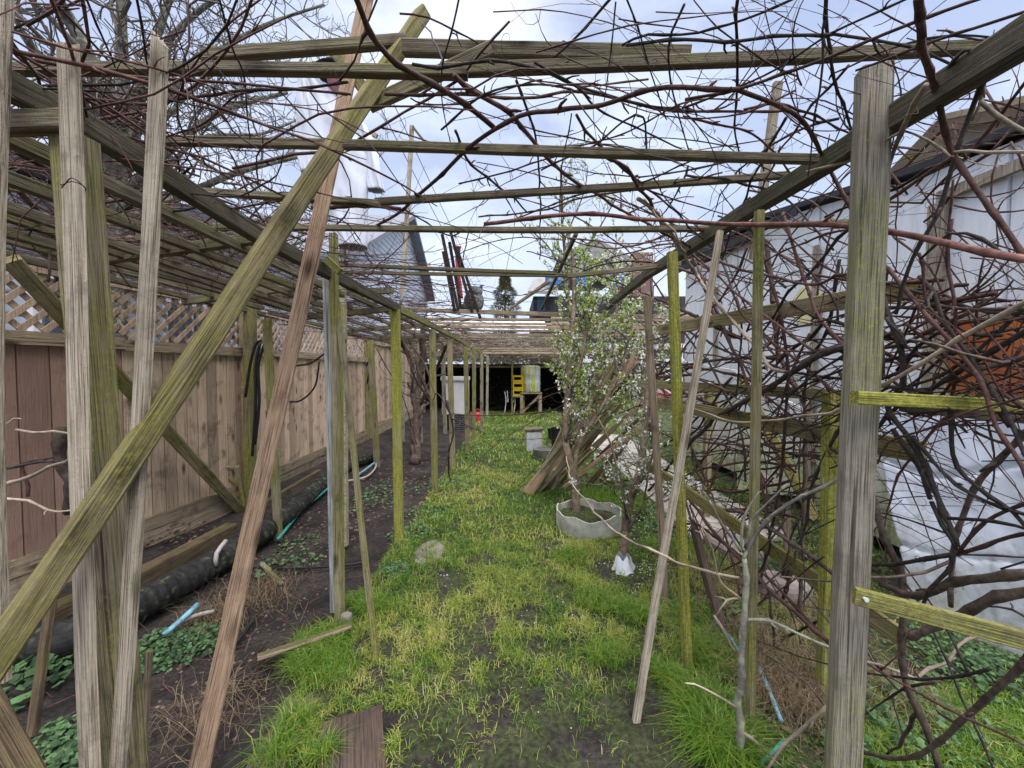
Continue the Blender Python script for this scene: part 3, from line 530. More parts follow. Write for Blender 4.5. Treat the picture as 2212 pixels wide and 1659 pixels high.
# ------------------------------------------------------------------ grape vines
def tendril(mb, p, r=.0009, s=.06):
    pts = [p]; d = Vector((random.gauss(0, .4), random.gauss(0, .4), random.choice((-1, -.5, .4)))).normalized(); q = Vector(p); ax = Vector((random.gauss(0, 1), random.gauss(0, 1), random.gauss(0, 1))).normalized(); cur = 0
    for i in range(random.randint(8, 16)):
        cur += random.uniform(0, 9); d = Matrix.Rotation(R(cur * 1.2), 3, ax) @ d; q = q + d * (s / 9); pts.append(q.copy())
    mb.tube(pts, [r * (1 - .5 * i / len(pts)) for i in range(len(pts))], 3)
def canemesh(mb, path, r0, r1, knob=.10, spur=.45, tend=.28, n=6, wob=.006, side=0.0):
    m = len(path); rad = []; acc = 0; nxt = random.uniform(.03, knob); out = []
    sd = random.uniform(0, 99); nodes = []
    for i, p in enumerate(path):
        if i: acc += (path[i] - path[i - 1]).length
        w = Vector((mnoise.noise(Vector((acc * 3, sd, 0))), mnoise.noise(Vector((acc * 3, sd, 5))), mnoise.noise(Vector((acc * 3, sd, 9))))) * wob
        out.append(p + w); r = r0 + (r1 - r0) * i / (m - 1)
        if acc > nxt and 0 < i < m - 1: nodes.append(i); nxt = acc + knob * random.uniform(.7, 1.4); r *= 1.28
        rad.append(r)
    kn = [0] + nodes + [m - 1]; ov = [Vector((random.gauss(0, 1), random.gauss(0, 1), random.gauss(0, 1))) * min(.0045, max(r0, .002) * .8) for _ in kn]
    for a_, b_, va, vb in zip(kn[:-1], kn[1:], ov[:-1], ov[1:]):
        for i in range(a_, b_): out[i] = out[i] + va.lerp(vb, (i - a_) / max(1, b_ - a_))
    mb.tube(out, rad, n, rough=.03 if r0 < .008 else .07)
    for i in nodes:
        d = (out[i] - out[i - 1]).normalized(); o = d.orthogonal(); o = Matrix.Rotation(random.uniform(0, 6.28), 3, d) @ o; o.normalize()
        if random.random() < spur:
            L_ = random.uniform(.012, .035); mb.tube([out[i], out[i] + (o + d * .6) * L_ * .6, out[i] + (o + d * .9) * L_], [rad[i] * .7, rad[i] * .55, rad[i] * .35], 5)
        if random.random() < tend: tendril(mb, out[i])
        if random.random() < side:
            L_ = random.uniform(.12, .5); q = out[i].copy(); dd = (o + d * random.uniform(.3, 1.2)).normalized(); pp = [q]
            for k in range(6): dd = (dd + Vector((random.gauss(0, .18), random.gauss(0, .18), random.gauss(0, .15)))).normalized(); q = q + dd * L_ / 6; pp.append(q)
            mb.tube(pp, [rad[i] * .6 * (1 - .5 * k / 6) for k in range(7)], 4)
def vine(name, label, loc, group='grape vines trained over the pergola'): return thing(name, label, 'vine', loc, group)
def traced(parent, lst):
    for it in lst:
        pts, w, off, mt = it[:4]; kw = it[4] if len(it) > 4 else {}
        P3 = [auto(p[0], p[1], off + (p[2] if len(p) > 2 else 0)) for p in pts]
        mid = P3[len(P3) // 2]; r = w * .80 * mid.y / 850 / 2; r2 = r * kw.pop('tp', .8)
        mb = MB(); canemesh(mb, smoothpath(P3, .03), r, r2, **{**dict(side=.08), **kw}); inparent(mb, parent)
        mb.build(kw.get('name', 'trunk' if w > 22 else 'cane'), M[mt], parent, smooth=True)
VA = vine('grape_vine', 'big arching bare vine with long reddish canes spanning the sky over the path', auto(1067, 277))
traced(VA, [
 ([(1044,483),(1264,463),(1475,480),(1842,490),(2175,550),(2300,572)], 14, -.13, 'cane_near', dict(tp=1.0, side=0, spur=.15, tend=.0, knob=.22, wob=.002)),
 ([(807,490),(870,450),(1067,280),(1204,240),(1300,230),(1404,197),(1474,187),(1581,187),(1608,193),(1715,243),(1758,293),(1791,360),(1842,467),(1905,550)], 15, .0, 'cane', dict(knob=.2)),
 ([(764,-10),(843,117),(987,217),(1067,277)], 12, .02, 'cane', dict(tp=1.2)),
 ([(675,447),(784,443),(867,450)], 12, .0, 'cane'),
 ([(865,30),(927,37),(1014,80),(1035,95)], 5, .04, 'cane'),
 ([(870,450),(970,510),(1010,495),(1000,560)], 4, .02, 'cane'),
 ([(977,167),(1120,263),(1197,353),(1304,430),(1474,530),(1600,640),(1760,760)], 8, .05, 'cane'),
 ([(1157,133),(1254,193),(1304,247),(1474,320)], 6, .04, 'cane_grey'),
 ([(890,140),(1130,135),(1277,197),(1397,230),(1500,238)], 8, .06, 'cane_grey'),
 ([(830,197),(1124,210),(1237,200),(1397,230),(1500,240),(1700,238)], 8, .07, 'cane'),
 ([(954,283),(1044,207),(1160,187),(1250,200)], 7, .03, 'cane_grey'),
 ([(887,212),(917,227),(990,227),(1040,212),(1170,173)], 4, .03, 'cane'),
 ([(990,-5),(954,180),(977,327)], 4, .06, 'cane_grey', dict(side=0)),
 ([(1117,170),(1150,267),(1160,330),(1167,467),(1167,560)], 6, .08, 'cane_grey', dict(side=0)),
 ([(1327,-5),(1224,97),(1190,125)], 7, .06, 'cane_grey'), ([(1327,5),(1320,100),(1303,220)], 4, .05, 'cane_grey'),
 ([(1354,-5),(1390,100),(1420,200),(1440,260)], 4, .05, 'cane_grey'), ([(1475,10),(1445,100),(1460,230),(1490,330)], 5, .06, 'cane_grey'),
 ([(987,275),(1014,353),(1097,417),(1137,457)], 6, .04, 'cane_grey'), ([(990,397),(1144,353),(1250,325)], 5, .05, 'cane'),
 ([(1170,367),(1250,327),(1290,310),(1347,263),(1387,257),(1397,330)], 6, .03, 'cane_grey'),
 ([(1284,320),(1354,367),(1404,440),(1474,547),(1530,640)], 8, .04, 'cane'), ([(1180,330),(1340,290),(1480,225),(1600,215)], 5, .04, 'cane'),
 ([(1240,250),(1330,350),(1450,450),(1560,560)], 5, .06, 'cane'), ([(1030,470),(1160,455),(1290,420),(1420,405),(1560,372)], 5, .05, 'cane'),
 ([(1100,475),(1240,425),(1380,395),(1500,345)], 5, .06, 'cane_grey')])
VB = vine('grape_vine', 'tangled vine of criss-crossing canes in the upper right above the grey post', auto(1900, 300))
traced(VB, [
 ([(1475,213),(1688,167),(1908,83),(2135,-5)], 10, .0, 'cane'), ([(1475,233),(1648,167),(1795,80),(1965,-5)], 7, .03, 'cane_grey'),
 ([(1350,95),(1475,87),(1625,90),(1775,70),(1825,73),(1975,110),(2100,160)], 9, .04, 'cane_grey'), ([(1345,100),(1400,72),(1508,71),(1608,43),(1720,-5)], 7, .05, 'cane_grey'),
 ([(1588,-5),(1592,100),(1590,267),(1598,335)], 6, .06, 'cane_grey'), ([(1783,-5),(1787,67),(1808,187),(1850,300)], 8, .05, 'cane_grey'),
 ([(1975,-5),(1998,87),(2008,187),(2055,320),(2098,387),(2165,480),(2230,575)], 15, -.05, 'cane'),
 ([(2005,187),(1948,283),(1918,353),(1885,457)], 11, -.10, 'cane_tan', dict(side=0)), ([(1885,457),(1995,383),(2062,337)], 11, -.10, 'cane'),
 ([(2240,0),(2158,117),(2108,217),(2072,320),(2058,360),(2022,470),(1975,560),(1935,680)], 12, -.04, 'cane_grey'),
 ([(2300,50),(2200,90),(2137,117),(2080,112),(2025,180),(1990,230)], 10, -.02, 'cane_grey'), ([(2135,117),(2125,200),(2100,260)], 9, -.03, 'cane_tan'),
 ([(2118,220),(2160,255),(2240,310)], 11, -.06, 'cane_tan'), ([(2240,330),(2130,328),(2060,330)], 9, -.05, 'cane_tan'),
 ([(2240,150),(2150,250),(2075,345),(1990,440)], 8, .0, 'cane'), ([(2212,20),(2100,60),(1980,100),(1850,150)], 8, .03, 'cane'), ([(2230,90),(2080,75),(1960,95),(1800,160)], 6, .05, 'cane_grey'),
 ([(1742,372),(1830,352),(1920,320)], 8, -.06, 'cane_tan'), ([(1955,285),(2000,295),(2060,340)], 6, -.08, 'cane_tan'),
 ([(1475,255),(1560,270),(1640,300),(1720,390)], 6, .04, 'cane'), ([(1480,380),(1580,390),(1700,430),(1800,540)], 6, .07, 'cane_grey'),
 ([(1600,240),(1700,232),(1850,300),(1960,420)], 6, .05, 'cane'), ([(1700,260),(1620,400),(1560,560)], 6, .06, 'cane_grey'), ([(1830,140),(1700,300),(1620,470)], 6, .07, 'cane'),
 ([(2060,340),(1980,385),(1890,420),(1780,470)], 8, .0, 'cane_grey'), ([(2170,560),(2120,520),(2050,505),(1990,560)], 8, -.04, 'cane_grey')])
VC = vine('grape_vine', 'vine of crossing canes on the trellis left of the grey post, before the white shed', auto(1740, 1100, .1))
traced(VC, [
 ([(1401,491),(1481,525),(1531,557),(1721,611),(1811,597),(1850,590)], 9, .0, 'cane'),
 ([(1380,430),(1437,485),(1501,585),(1521,621),(1621,737),(1660,790),(1695,803)], 8, .02, 'cane_tan'),
 ([(1840,745),(1748,783),(1625,856),(1541,906),(1475,976),(1400,1060)], 12, .05, 'cane_grey'),
 ([(1655,520),(1661,553),(1681,753),(1735,863),(1738,1000),(1735,1150),(1730,1330)], 13, .3, 'trunk'),
 ([(1815,560),(1791,700),(1751,786),(1737,863)], 9, .28, 'cane_grey'), ([(1590,640),(1618,696),(1728,783),(1818,853)], 9, .08, 'cane'),
 ([(1475,710),(1585,766),(1725,806),(1828,815)], 9, .12, 'cane_grey'), ([(1500,560),(1560,700),(1640,840),(1760,940),(1850,1000)], 7, .16, 'cane'),
 ([(1690,460),(1720,560),(1760,660),(1830,760)], 10, .06, 'cane'), ([(1600,450),(1650,560),(1690,700),(1700,880),(1680,1060),(1640,1260)], 9, .12, 'cane'),
 ([(1850,480),(1780,560),(1700,640),(1620,760)], 8, .08, 'cane_grey'), ([(1560,560),(1600,700),(1590,860)], 6, .1, 'cane_grey'),
 ([(1483,1067),(1534,1139),(1668,1279),(1792,1385),(1850,1440)], 11, .02, 'cane'), ([(1530,1090),(1612,1114),(1719,1174),(1801,1239),(1900,1300)], 12, .05, 'trunk'),
 ([(1490,1120),(1600,1200),(1700,1290),(1800,1400)], 9, .08, 'cane'), ([(1560,1106),(1620,1220),(1660,1280),(1672,1400),(1668,1500)], 7, .1, 'cane_grey'),
 ([(1480,880),(1500,1000),(1540,1080),(1580,1200),(1600,1290)], 6, .1, 'cane'), ([(1640,1020),(1670,1100),(1700,1170),(1690,1240)], 6, .1, 'cane'),
 ([(1530,660),(1600,790),(1630,900),(1640,1010),(1660,1130)], 9, .06, 'cane'), ([(1450,560),(1470,700),(1540,800),(1600,930),(1610,1040)], 6, .05, 'cane_grey'),
 ([(1830,900),(1760,1040),(1730,1160),(1700,1250)], 9, .15, 'cane_grey'), ([(1790,1090),(1800,1180),(1815,1260)], 8, .2, 'trunk'),
 ([(1700,1120),(1640,1190),(1560,1230)], 5, .05, 'cane'), ([(1440,800),(1560,830),(1700,850),(1830,880)], 6, .12, 'cane_grey'),
 ([(1690,1290),(1720,1220),(1760,1200)], 11, .25, 'trunk'), ([(1400,740),(1440,860),(1500,980),(1530,1050)], 6, .1, 'cane')])
VD = vine('grape_vine', 'thick old vine with dark stems and star of branches right of the grey post', auto(2071, 1199))
traced(VD, [
 ([(1897,735),(1905,780),(1900,830),(1890,860)], 26, .03, 'trunk', dict(side=0, wob=.02)),
 ([(1912,640),(1938,763),(1941,836),(1915,880),(1968,953),(2040,1106),(2068,1180)], 15, .0, 'cane_grey'),
 ([(1898,553),(1968,640),(2041,726),(2110,820),(2150,920),(2212,1010),(2260,1120)], 12, -.02, 'cane'),
 ([(2240,1235),(2150,1250),(2058,1263),(1975,1290),(1900,1260)], 24, .02, 'trunk', dict(side=0)), ([(2240,1270),(2120,1310),(2040,1350),(1948,1372)], 24, .03, 'trunk', dict(side=0)),
 ([(1885,1060),(1920,1180),(1950,1290),(1955,1380),(1962,1480),(2000,1570),(2030,1670)], 20, .03, 'trunk'),
 ([(2061,860),(2061,986),(2085,1030),(2140,1070),(2185,1106),(2240,1180)], 13, .0, 'cane_grey'), ([(2260,900),(2212,946),(2118,1036),(2085,1106),(2061,1190),(2056,1310)], 14, .03, 'trunk'),
 ([(1975,940),(1995,983),(2098,1063),(2240,1120)], 11, .0, 'cane_grey'), ([(2010,1080),(2035,1130),(2071,1199)], 12, .0, 'cane_grey'),
 ([(2071,1199),(1980,1210),(1870,1222)], 12, .0, 'cane_grey'), ([(2071,1199),(2150,1170),(2240,1155)], 11, .0, 'cane'), ([(2071,1199),(2130,1130),(2230,1085)], 10, .0, 'cane'), ([(2071,1199),(2150,1204),(2240,1208)], 6, .0, 'cane'),
 ([(2071,1199),(2020,1260),(1975,1330)], 10, .0, 'cane_grey'), ([(2048,1118),(2150,1125),(2240,1150)], 11, -.02, 'cane_grey'),
 ([(1865,1430),(1960,1480),(2091,1553),(2240,1626)], 8, -.06, 'cane'), ([(2240,1395),(2180,1460),(2091,1556),(2025,1603),(1941,1633),(1850,1628)], 14, .0, 'trunk'),
 ([(1900,1200),(1980,1290),(2040,1420),(2090,1540),(2150,1670)], 6, .04, 'cane_grey'), ([(2240,700),(2130,770),(2030,830),(1950,870),(1890,930)], 13, .05, 'cane_grey'),
 ([(2240,640),(2120,750),(2010,820),(1900,860)], 9, .06, 'cane_grey'), ([(2240,645),(2100,720),(1995,780),(1818,880),(1752,896),(1588,910),(1475,876)], 9, -.16, 'cane_tan', dict(spur=.1, tend=0, side=0, tp=.6)),
 ([(1990,600),(2100,780),(2180,900),(2240,1010)], 12, .02, 'cane_grey'), ([(1930,800),(2000,740),(2080,700),(2240,690)], 9, .05, 'cane_grey'), ([(1990,545),(2005,640),(2040,700)], 8, .0, 'cane'),
 ([(2060,470),(2050,560),(2070,660),(2060,740)], 10, .04, 'cane'), ([(1930,620),(2060,655),(2240,680)], 9, .04, 'cane_grey'), ([(1940,640),(2050,665),(2240,672)], 11, .03, 'trunk'),
 ([(1900,1000),(1920,960),(1990,930),(2110,880),(2240,850)], 6, -.04, 'cane'), ([(2100,800),(2200,780),(2240,760)], 16, .03, 'trunk'), ([(2060,830),(2140,790),(2240,770)], 11, .05, 'cane'),
 ([(1960,700),(2050,770),(2140,830),(2240,900)], 10, .03, 'cane'), ([(1930,930),(1985,1010),(2010,1080)], 13, .03, 'cane_grey')])
def rnd_canes(parent, nb, nper, region, w, mt, seed, H=(0, .15), horiz=.5, **kw):
    st = random.getstate(); random.seed(seed)
    for k in range(int(nb * nper * .62)):
        mb = MB()
        for j in range(1):
            x0, y0, x1, y1 = region; x, y = random.uniform(x0, x1), random.uniform(y0, y1); a = random.uniform(-.6, .6) if random.random() < horiz else random.uniform(0, math.pi)
            if random.random() < .5: a += math.pi
            L_ = random.uniform(160, 620); pts = []; cv = random.choice((-1, 1)) * random.uniform(.05, .42); off = random.uniform(*H)
            for i in range(5): pts.append(auto(x, y, off + random.uniform(-.02, .03))); x += math.cos(a) * L_ / 4; y += math.sin(a) * L_ / 4 * .8; a += cv
            ww = w * random.uniform(.4, 1.15); r = max(.0013, ww * pts[2].y / 850 / 2)
            canemesh(mb, smoothpath(pts, .05), r, r * .3, **{**dict(side=.12, tend=.2, n=5), **kw})
        inparent(mb, parent); mb.build('cane', M[mt], parent, smooth=True)
    random.setstate(st)
rnd_canes(VB, 10, 8, (1400, 150, 2250, 560), 4.5, 'cane', 1, (0, .2)); rnd_canes(VB, 6, 4, (1480, 250, 2250, 600), 4.5, 'cane_grey', 2, (0, .3))
rnd_canes(VA, 5, 7, (1050, 20, 1500, 520), 3.5, 'cane', 3, (0, .15))
rnd_canes(VC, 8, 7, (1440, 560, 1850, 1000), 4.5, 'cane', 4, (.03, .45), .35); rnd_canes(VC, 6, 6, (1440, 600, 1850, 1150), 4, 'cane_grey', 5, (.03, .5), .35)
rnd_canes(VC, 4, 6, (1460, 1050, 1800, 1500), 4.5, 'cane', 6, (.03, .35), .4); rnd_canes(VD, 7, 7, (1900, 620, 2250, 950), 7, 'cane', 7, (0, .22), .7); rnd_canes(VD, 4, 6, (1930, 680, 2250, 860), 8, 'cane_grey', 8, (0, .2), .8)
rnd_canes(VD, 4, 5, (1880, 950, 2250, 1500), 5, 'cane_grey', 9, (0, .3), .5)
VE = vine('grape_vine', 'second tangle of thin reddish canes crossing the trellis stakes left of the grey post', auto(1650, 900, .3))
rnd_canes(VE, 12, 10, (1440, 470, 1860, 1050), 4.6, 'cane', 14, (.02, .5), .4); rnd_canes(VE, 4, 9, (1430, 640, 1860, 1380), 5.5, 'cane_grey', 15, (.05, .6), .3)
VG = vine('grape_vine', 'mass of canes heaped before the orange board at the right edge', auto(2120, 760, .1))
rnd_canes(VG, 10, 9, (1920, 600, 2260, 900), 7, 'cane', 16, (.03, .35), .75); rnd_canes(VG, 5, 8, (1900, 300, 2260, 760), 5, 'cane', 17, (.0, .4), .5)
# vines over the left bay: fine matted canes lying on the slats
VL = vine('grape_vine', 'matted mass of fine bare canes lying on the left bay over the bed', (-1.8, 3, 2.18))
traced(VL, [
 ([(20,100),(47,117),(93,133),(187,147),(320,168),(533,185),(760,203)], 8, .0, 'cane'), ([(20,185),(93,200),(320,227),(500,203),(633,200),(750,178)], 9, .02, 'cane'),
 ([(110,-5),(160,50),(233,130)], 6, .04, 'cane_grey'), ([(180,-5),(247,143)], 5, .03, 'cane_grey'), ([(300,-5),(323,145)], 6, .03, 'cane_grey'), ([(478,-5),(503,100),(533,173),(540,300)], 5, .04, 'cane_grey'),
 ([(30,60),(120,30),(200,-5)], 6, .05, 'cane'), ([(20,80),(60,140),(110,230),(200,300)], 7, .03, 'cane_grey'), ([(353,300),(433,274),(500,215),(560,190)], 6, .03, 'cane'), ([(40,230),(130,260),(230,290),(430,380)], 9, .02, 'cane'),
 ([(40,330),(180,420),(240,540),(300,600)], 8, -.03, 'cane_grey'), ([(40,410),(110,500),(135,600)], 12, .0, 'trunk'), ([(100,540),(125,620),(140,700)], 12, -.05, 'trunk')])
def bay(parent, nb, nper, xr, yr, zr, r, mt, seed):
    st = random.getstate(); random.seed(seed)
    solo = min(26, nb * nper // 3)
    for k in range(solo + 1):
        mb = MB()
        for j in range(1 if k < solo else nb * nper - solo):
            x, y, z = random.uniform(*xr), random.uniform(*yr), random.uniform(*zr); a = random.uniform(0, 6.28); L_ = random.uniform(.4, 1.6); pts = []; cv = random.uniform(-.3, .3)
            for i in range(6): pts.append((x, y, z)); x += math.cos(a) * L_ / 5; y += math.sin(a) * L_ / 5; z += random.gauss(0, .018); a += cv
            rr = r * random.uniform(.5, 1.5); canemesh(mb, smoothpath(pts, .1), rr, rr * .5, side=.35 if k == solo else .1, tend=.1, n=4)
        inparent(mb, parent); o = mb.build('cane' if k < solo else 'cane_mat', M[mt], parent, smooth=True)
        if k == solo: o['kind'] = 'stuff'
    random.setstate(st)
bay(VL, 20, 16, (-2.9, -1.05), (.8, 4.8), (2.12, 2.34), .0030, 'cane', 21); bay(VL, 6, 12, (-2.9, -1.1), (.9, 4.5), (2.12, 2.30), .003, 'cane_grey', 22); bay(VL, 3, 8, (-1.5, -1.0), (.8, 3.6), (2.14, 2.3), .004, 'cane', 23)
VF = vine('grape_vine', 'far matted vine covering the end of the pergola by the dark shelter', (-1.8, 8, 2.1))
bay(VF, 10, 16, (-3, -.9), (4.5, 13), (2.06, 2.35), .005, 'cane', 31); bay(VF, 5, 16, (-1.1, 1.6), (8, 13.5), (2.0, 2.45), .005, 'cane_tan', 32); bay(VF, 12, 16, (-2.6, 1.9), (12.6, 13.8), (1.75, 2.5), .007, 'cane_tan', 35); bay(VF, 10, 16, (-2.9, -.9), (8, 13), (1.95, 2.5), .006, 'cane_tan', 36); bay(VF, 4, 14, (-1.4, -.9), (5, 13), (2.08, 2.4), .006, 'cane', 33)
mb = MB()
for (pts, r) in (([G(895, 1000), P(905, 850, 7.4), P(915, 700, 7.4)], .075), ([G(905, 1000), P(890, 800, 7.3), P(850, 690, 6.8)], .05), ([P(905, 880, 7.3), P(950, 780, 7.0), P(970, 740, 6.6)], .035), ([P(935, 900, 6.4), P(925, 850, 6.6), P(880, 730, 6.8)], .03), ([P(940, 880, 6.2), P(920, 800, 6.3), P(890, 745, 6.4)], .02)):
    canemesh(mb, smoothpath(pts, .08), r, r * .6, side=.25, wob=.06, n=8)
inparent(mb, VF).build('trunk', M['trunk'], VF, smooth=True)
mb = MB()
for pts in ([(745, 940), (880, 800), (775, 655)],): pass
for pts, r in (([P(965, 865, 4.4), P(980, 930, 4.4), P(968, 985, 4.5), G(972, 1040)], .012), ([P(975, 900, 4.4), P(945, 850, 4.6), P(930, 880, 4.9)], .008), ([P(980, 925, 4.4), P(1005, 905, 4.5), P(1015, 880, 4.6)], .006), ([P(815, 755, 5.2), P(870, 860, 5.0), P(900, 960, 5.2)], .008), ([P(930, 870, 5.5), P(890, 800, 5.5), P(860, 700, 5.6)], .014), ([G(935, 1045), P(940, 960, 5), P(955, 880, 5.1)], .012)):
    canemesh(mb, smoothpath(pts, .06), r, r * .5, side=.4, n=5)
inparent(mb, VF).build('cane', M['cane_grey'], VF, smooth=True)
# twigs poking in at the left edge
VT = vine('garden_shrub', 'bare pale twigs and dark stem poking in left before the brown fence', P(60, 960, 1.4), None); VT['category'] = 'shrub'
def tr3(parent, lst, name='twig'):
    for pts, w, Z, mt in lst:
        P3 = [P(a, b_, Z + (c[0] if c else 0)) for a, b_, *c in pts]; r = w * Z / 850 / 2; mb = MB(); canemesh(mb, smoothpath(P3, .03), r, r * .6, knob=.06, spur=.4, tend=0, side=.0, n=6, wob=.004); inparent(mb, parent).build(name, M[mt], parent, smooth=True)
tr3(VT, [([(-5, 1052), (60, 1030), (120, 1000), (150, 990)], 8, 1.4, 'cane_tan'), ([(-5, 1078), (60, 1085), (125, 1105), (165, 1100)], 6, 1.4, 'cane_tan'), ([(35, 928), (100, 933), (190, 935), (258, 925)], 6, 1.35, 'cane_tan'),
         ([(-5, 1015), (60, 1000), (150, 995)], 7, 1.45, 'cane_grey'), ([(130, 925), (132, 990), (140, 1025), (152, 1040), (145, 1110)], 22, 1.6, 'trunk'), ([(60, 1070), (52, 1000), (100, 990)], 6, 1.5, 'cane'), ([(-5, 930), (30, 905), (48, 905)], 3, 1.3, 'cane_tan'), ([(250, 1000), (330, 960), (420, 900)], 0.1, 2, 'cane_tan')][:7])
# ------------------------------------------------------------------ sapling in the right foreground
SP = thing('sapling', 'grey lichened sapling with long thin branches beside the right foreground post', 'tree', G(1597, 1700), None)
tr3(SP, [([(1594, 1720), (1598, 1560), (1602, 1390), (1606, 1280), (1608, 1206)], 17, 1.42, 'sapling')], 'trunk')
tr3(SP, [([(1606, 1206), (1645, 1147), (1701, 1092), (1808, 1032), (1850, 1000)], 9, 1.42, 'sapling'), ([(1599, 1250), (1543, 1239), (1488, 1223), (1457, 1214), (1401, 1185), (1350, 1162, .2), (1284, 1106, .5), (1240, 1050, .8), (1222, 986, 1.2)], 6, 1.42, 'cane_tan'),
         ([(1612, 1339), (1663, 1343), (1734, 1374), (1792, 1399), (1871, 1426), (1975, 1463)], 7, 1.42, 'sapling'), ([(1975, 1463), (2040, 1430), (2091, 1379), (2230, 1357)], 7, 1.42, 'cane_tan'), ([(1600, 1186), (1603, 1140), (1612, 1106), (1640, 1060)], 6, 1.42, 'sapling'),
         ([(1612, 1186), (1622, 1130), (1640, 1106), (1700, 1045)], 6, 1.42, 'sapling'), ([(1600, 1190), (1575, 1150), (1540, 1100), (1520, 1060)], 6, 1.42, 'sapling'), ([(1600, 1294), (1572, 1300), (1545, 1332)], 5, 1.42, 'cane_tan'), ([(1600, 1295), (1555, 1255), (1540, 1190), (1515, 1135)], 5, 1.42, 'cane_tan'),
         ([(1545, 1330), (1570, 1370), (1590, 1410)], 6, 1.42, 'cane_tan'), ([(1600, 1580), (1640, 1610), (1690, 1655)], 7, 1.42, 'cane_tan'), ([(1785, 1528), (1708, 1596), (1651, 1670)], 9, 1.3, 'cane_tan'), ([(1595, 1530), (1540, 1495), (1480, 1475)], 5, 1.4, 'cane_tan')], 'branch')
# ------------------------------------------------------------------ trees
def grow(mb, tips, p, d, r, L_, lv, cfg):
    n = cfg['seg']; pts = [p.copy()]; rad = [r]; q = p.copy(); dd = d.copy()
    for i in range(n):
        dd = (dd + Vector((random.gauss(0, cfg['j']), random.gauss(0, cfg['j']), random.gauss(0, cfg['j']) + cfg['up']))).normalized(); q = q + dd * L_ / n; pts.append(q.copy()); rad.append(max(cfg['rmin'], r * (1 - (1 - cfg['taper']) * (i + 1) / n)))
    mb[min(lv, 1) if cfg.get('split') else 0].tube(pts, rad, 7 if r > .02 else 4, rough=.05)
    if lv >= cfg['lv']: tips.append((pts[-1], dd)); return
    for k in range(cfg['kids'][lv]):
        i = random.randint(1, n); a = random.uniform(*cfg['ang']); o = dd.orthogonal(); o = Matrix.Rotation(random.uniform(0, 6.28), 3, dd) @ o
        nd = (dd * math.cos(a) + o.normalized() * math.sin(a)).normalized(); rr = max(cfg['rmin'], rad[i] * random.uniform(.45, .75))
        grow(mb, tips, pts[i], nd, rr, L_ * random.uniform(*cfg['len']), lv + 1, cfg)
    tips.append((pts[-1], dd))
def bare_tree(label, base, limbs, cfg, seed, bm='lichen', tm='twig'):
    random.seed(seed); T = thing('bare_tree', label, 'tree', base, None); tr = MB(); cr = MB(); tips = []
    for path, r in limbs:
        sm = smoothpath(path, .12); rad = [r * (1 - .55 * i / len(sm)) for i in range(len(sm))]; tr.tube(sm, rad, 9, rough=.06)
        for i in range(int(len(sm) * .25), len(sm), 2):
            d = (sm[i] - sm[i - 1]).normalized(); o = Matrix.Rotation(random.uniform(0, 6.28), 3, d) @ d.orthogonal(); grow([cr], tips, sm[i], (d * .6 + o.normalized()).normalized(), max(.006, rad[i] * .45), random.uniform(.5, 1.0), 1 if i % 4 else 2, cfg)
    inparent(tr, T).build('trunk', M[bm], T, smooth=True); inparent(cr, T).build('crown', M[tm], T, smooth=True); return T
cfg = dict(seg=7, j=.30, up=.03, taper=.5, rmin=.0036, lv=3, kids=[4, 5, 4, 3], ang=(.5, 1.1), len=(.45, .75))
z = lambda px, py, Y: P(px, py, Y)
bare_tree('big bare lichened tree with curly twigs behind the fence, filling the upper left', z(250, 880, 4.2), [
  ([z(250, 900, 4.2), z(245, 500, 4.2), z(225, 300, 4.1), z(190, 120, 4.0), z(60, -100, 3.8)], .11), ([z(240, 480, 4.2), z(265, 260, 4.3), z(262, 60, 4.3), z(265, -150, 4.3)], .075),
  ([z(240, 420, 4.2), z(300, 200, 4.4), z(345, 60, 4.5), z(400, -100, 4.6)], .06), ([z(245, 440, 4.2), z(360, 330, 4.5), z(480, 240, 4.9), z(620, 200, 5.4)], .05),
  ([z(245, 480, 4.2), z(400, 420, 4.6), z(520, 370, 5.0), z(680, 330, 5.6)], .05), ([z(245, 400, 4.2), z(330, 150, 4.4), z(410, 40, 4.5), z(560, -60, 4.7)], .045), ([z(225, 380, 4.1), z(120, 180, 3.9), z(40, 60, 3.6)], .06),
  ([z(245, 350, 4.2), z(420, 150, 4.8), z(560, 60, 5.3), z(700, 10, 5.8)], .035), ([z(250, 520, 4.2), z(450, 500, 5), z(640, 450, 5.8), z(790, 340, 6.4)], .04), ([z(250, 560, 4.2), z(420, 560, 5), z(600, 540, 5.8), z(700, 500, 6.4)], .035), ([z(245, 420, 4.2), z(380, 230, 4.6), z(520, 130, 5.0), z(720, 100, 5.6)], .03), ([z(250, 500, 4.2), z(150, 480, 4.0), z(60, 400, 3.8)], .03), ([z(240, 440, 4.2), z(330, 400, 4.4), z(430, 300, 4.7), z(560, 290, 5.2), z(640, 260, 5.6)], .03)], cfg, 5)
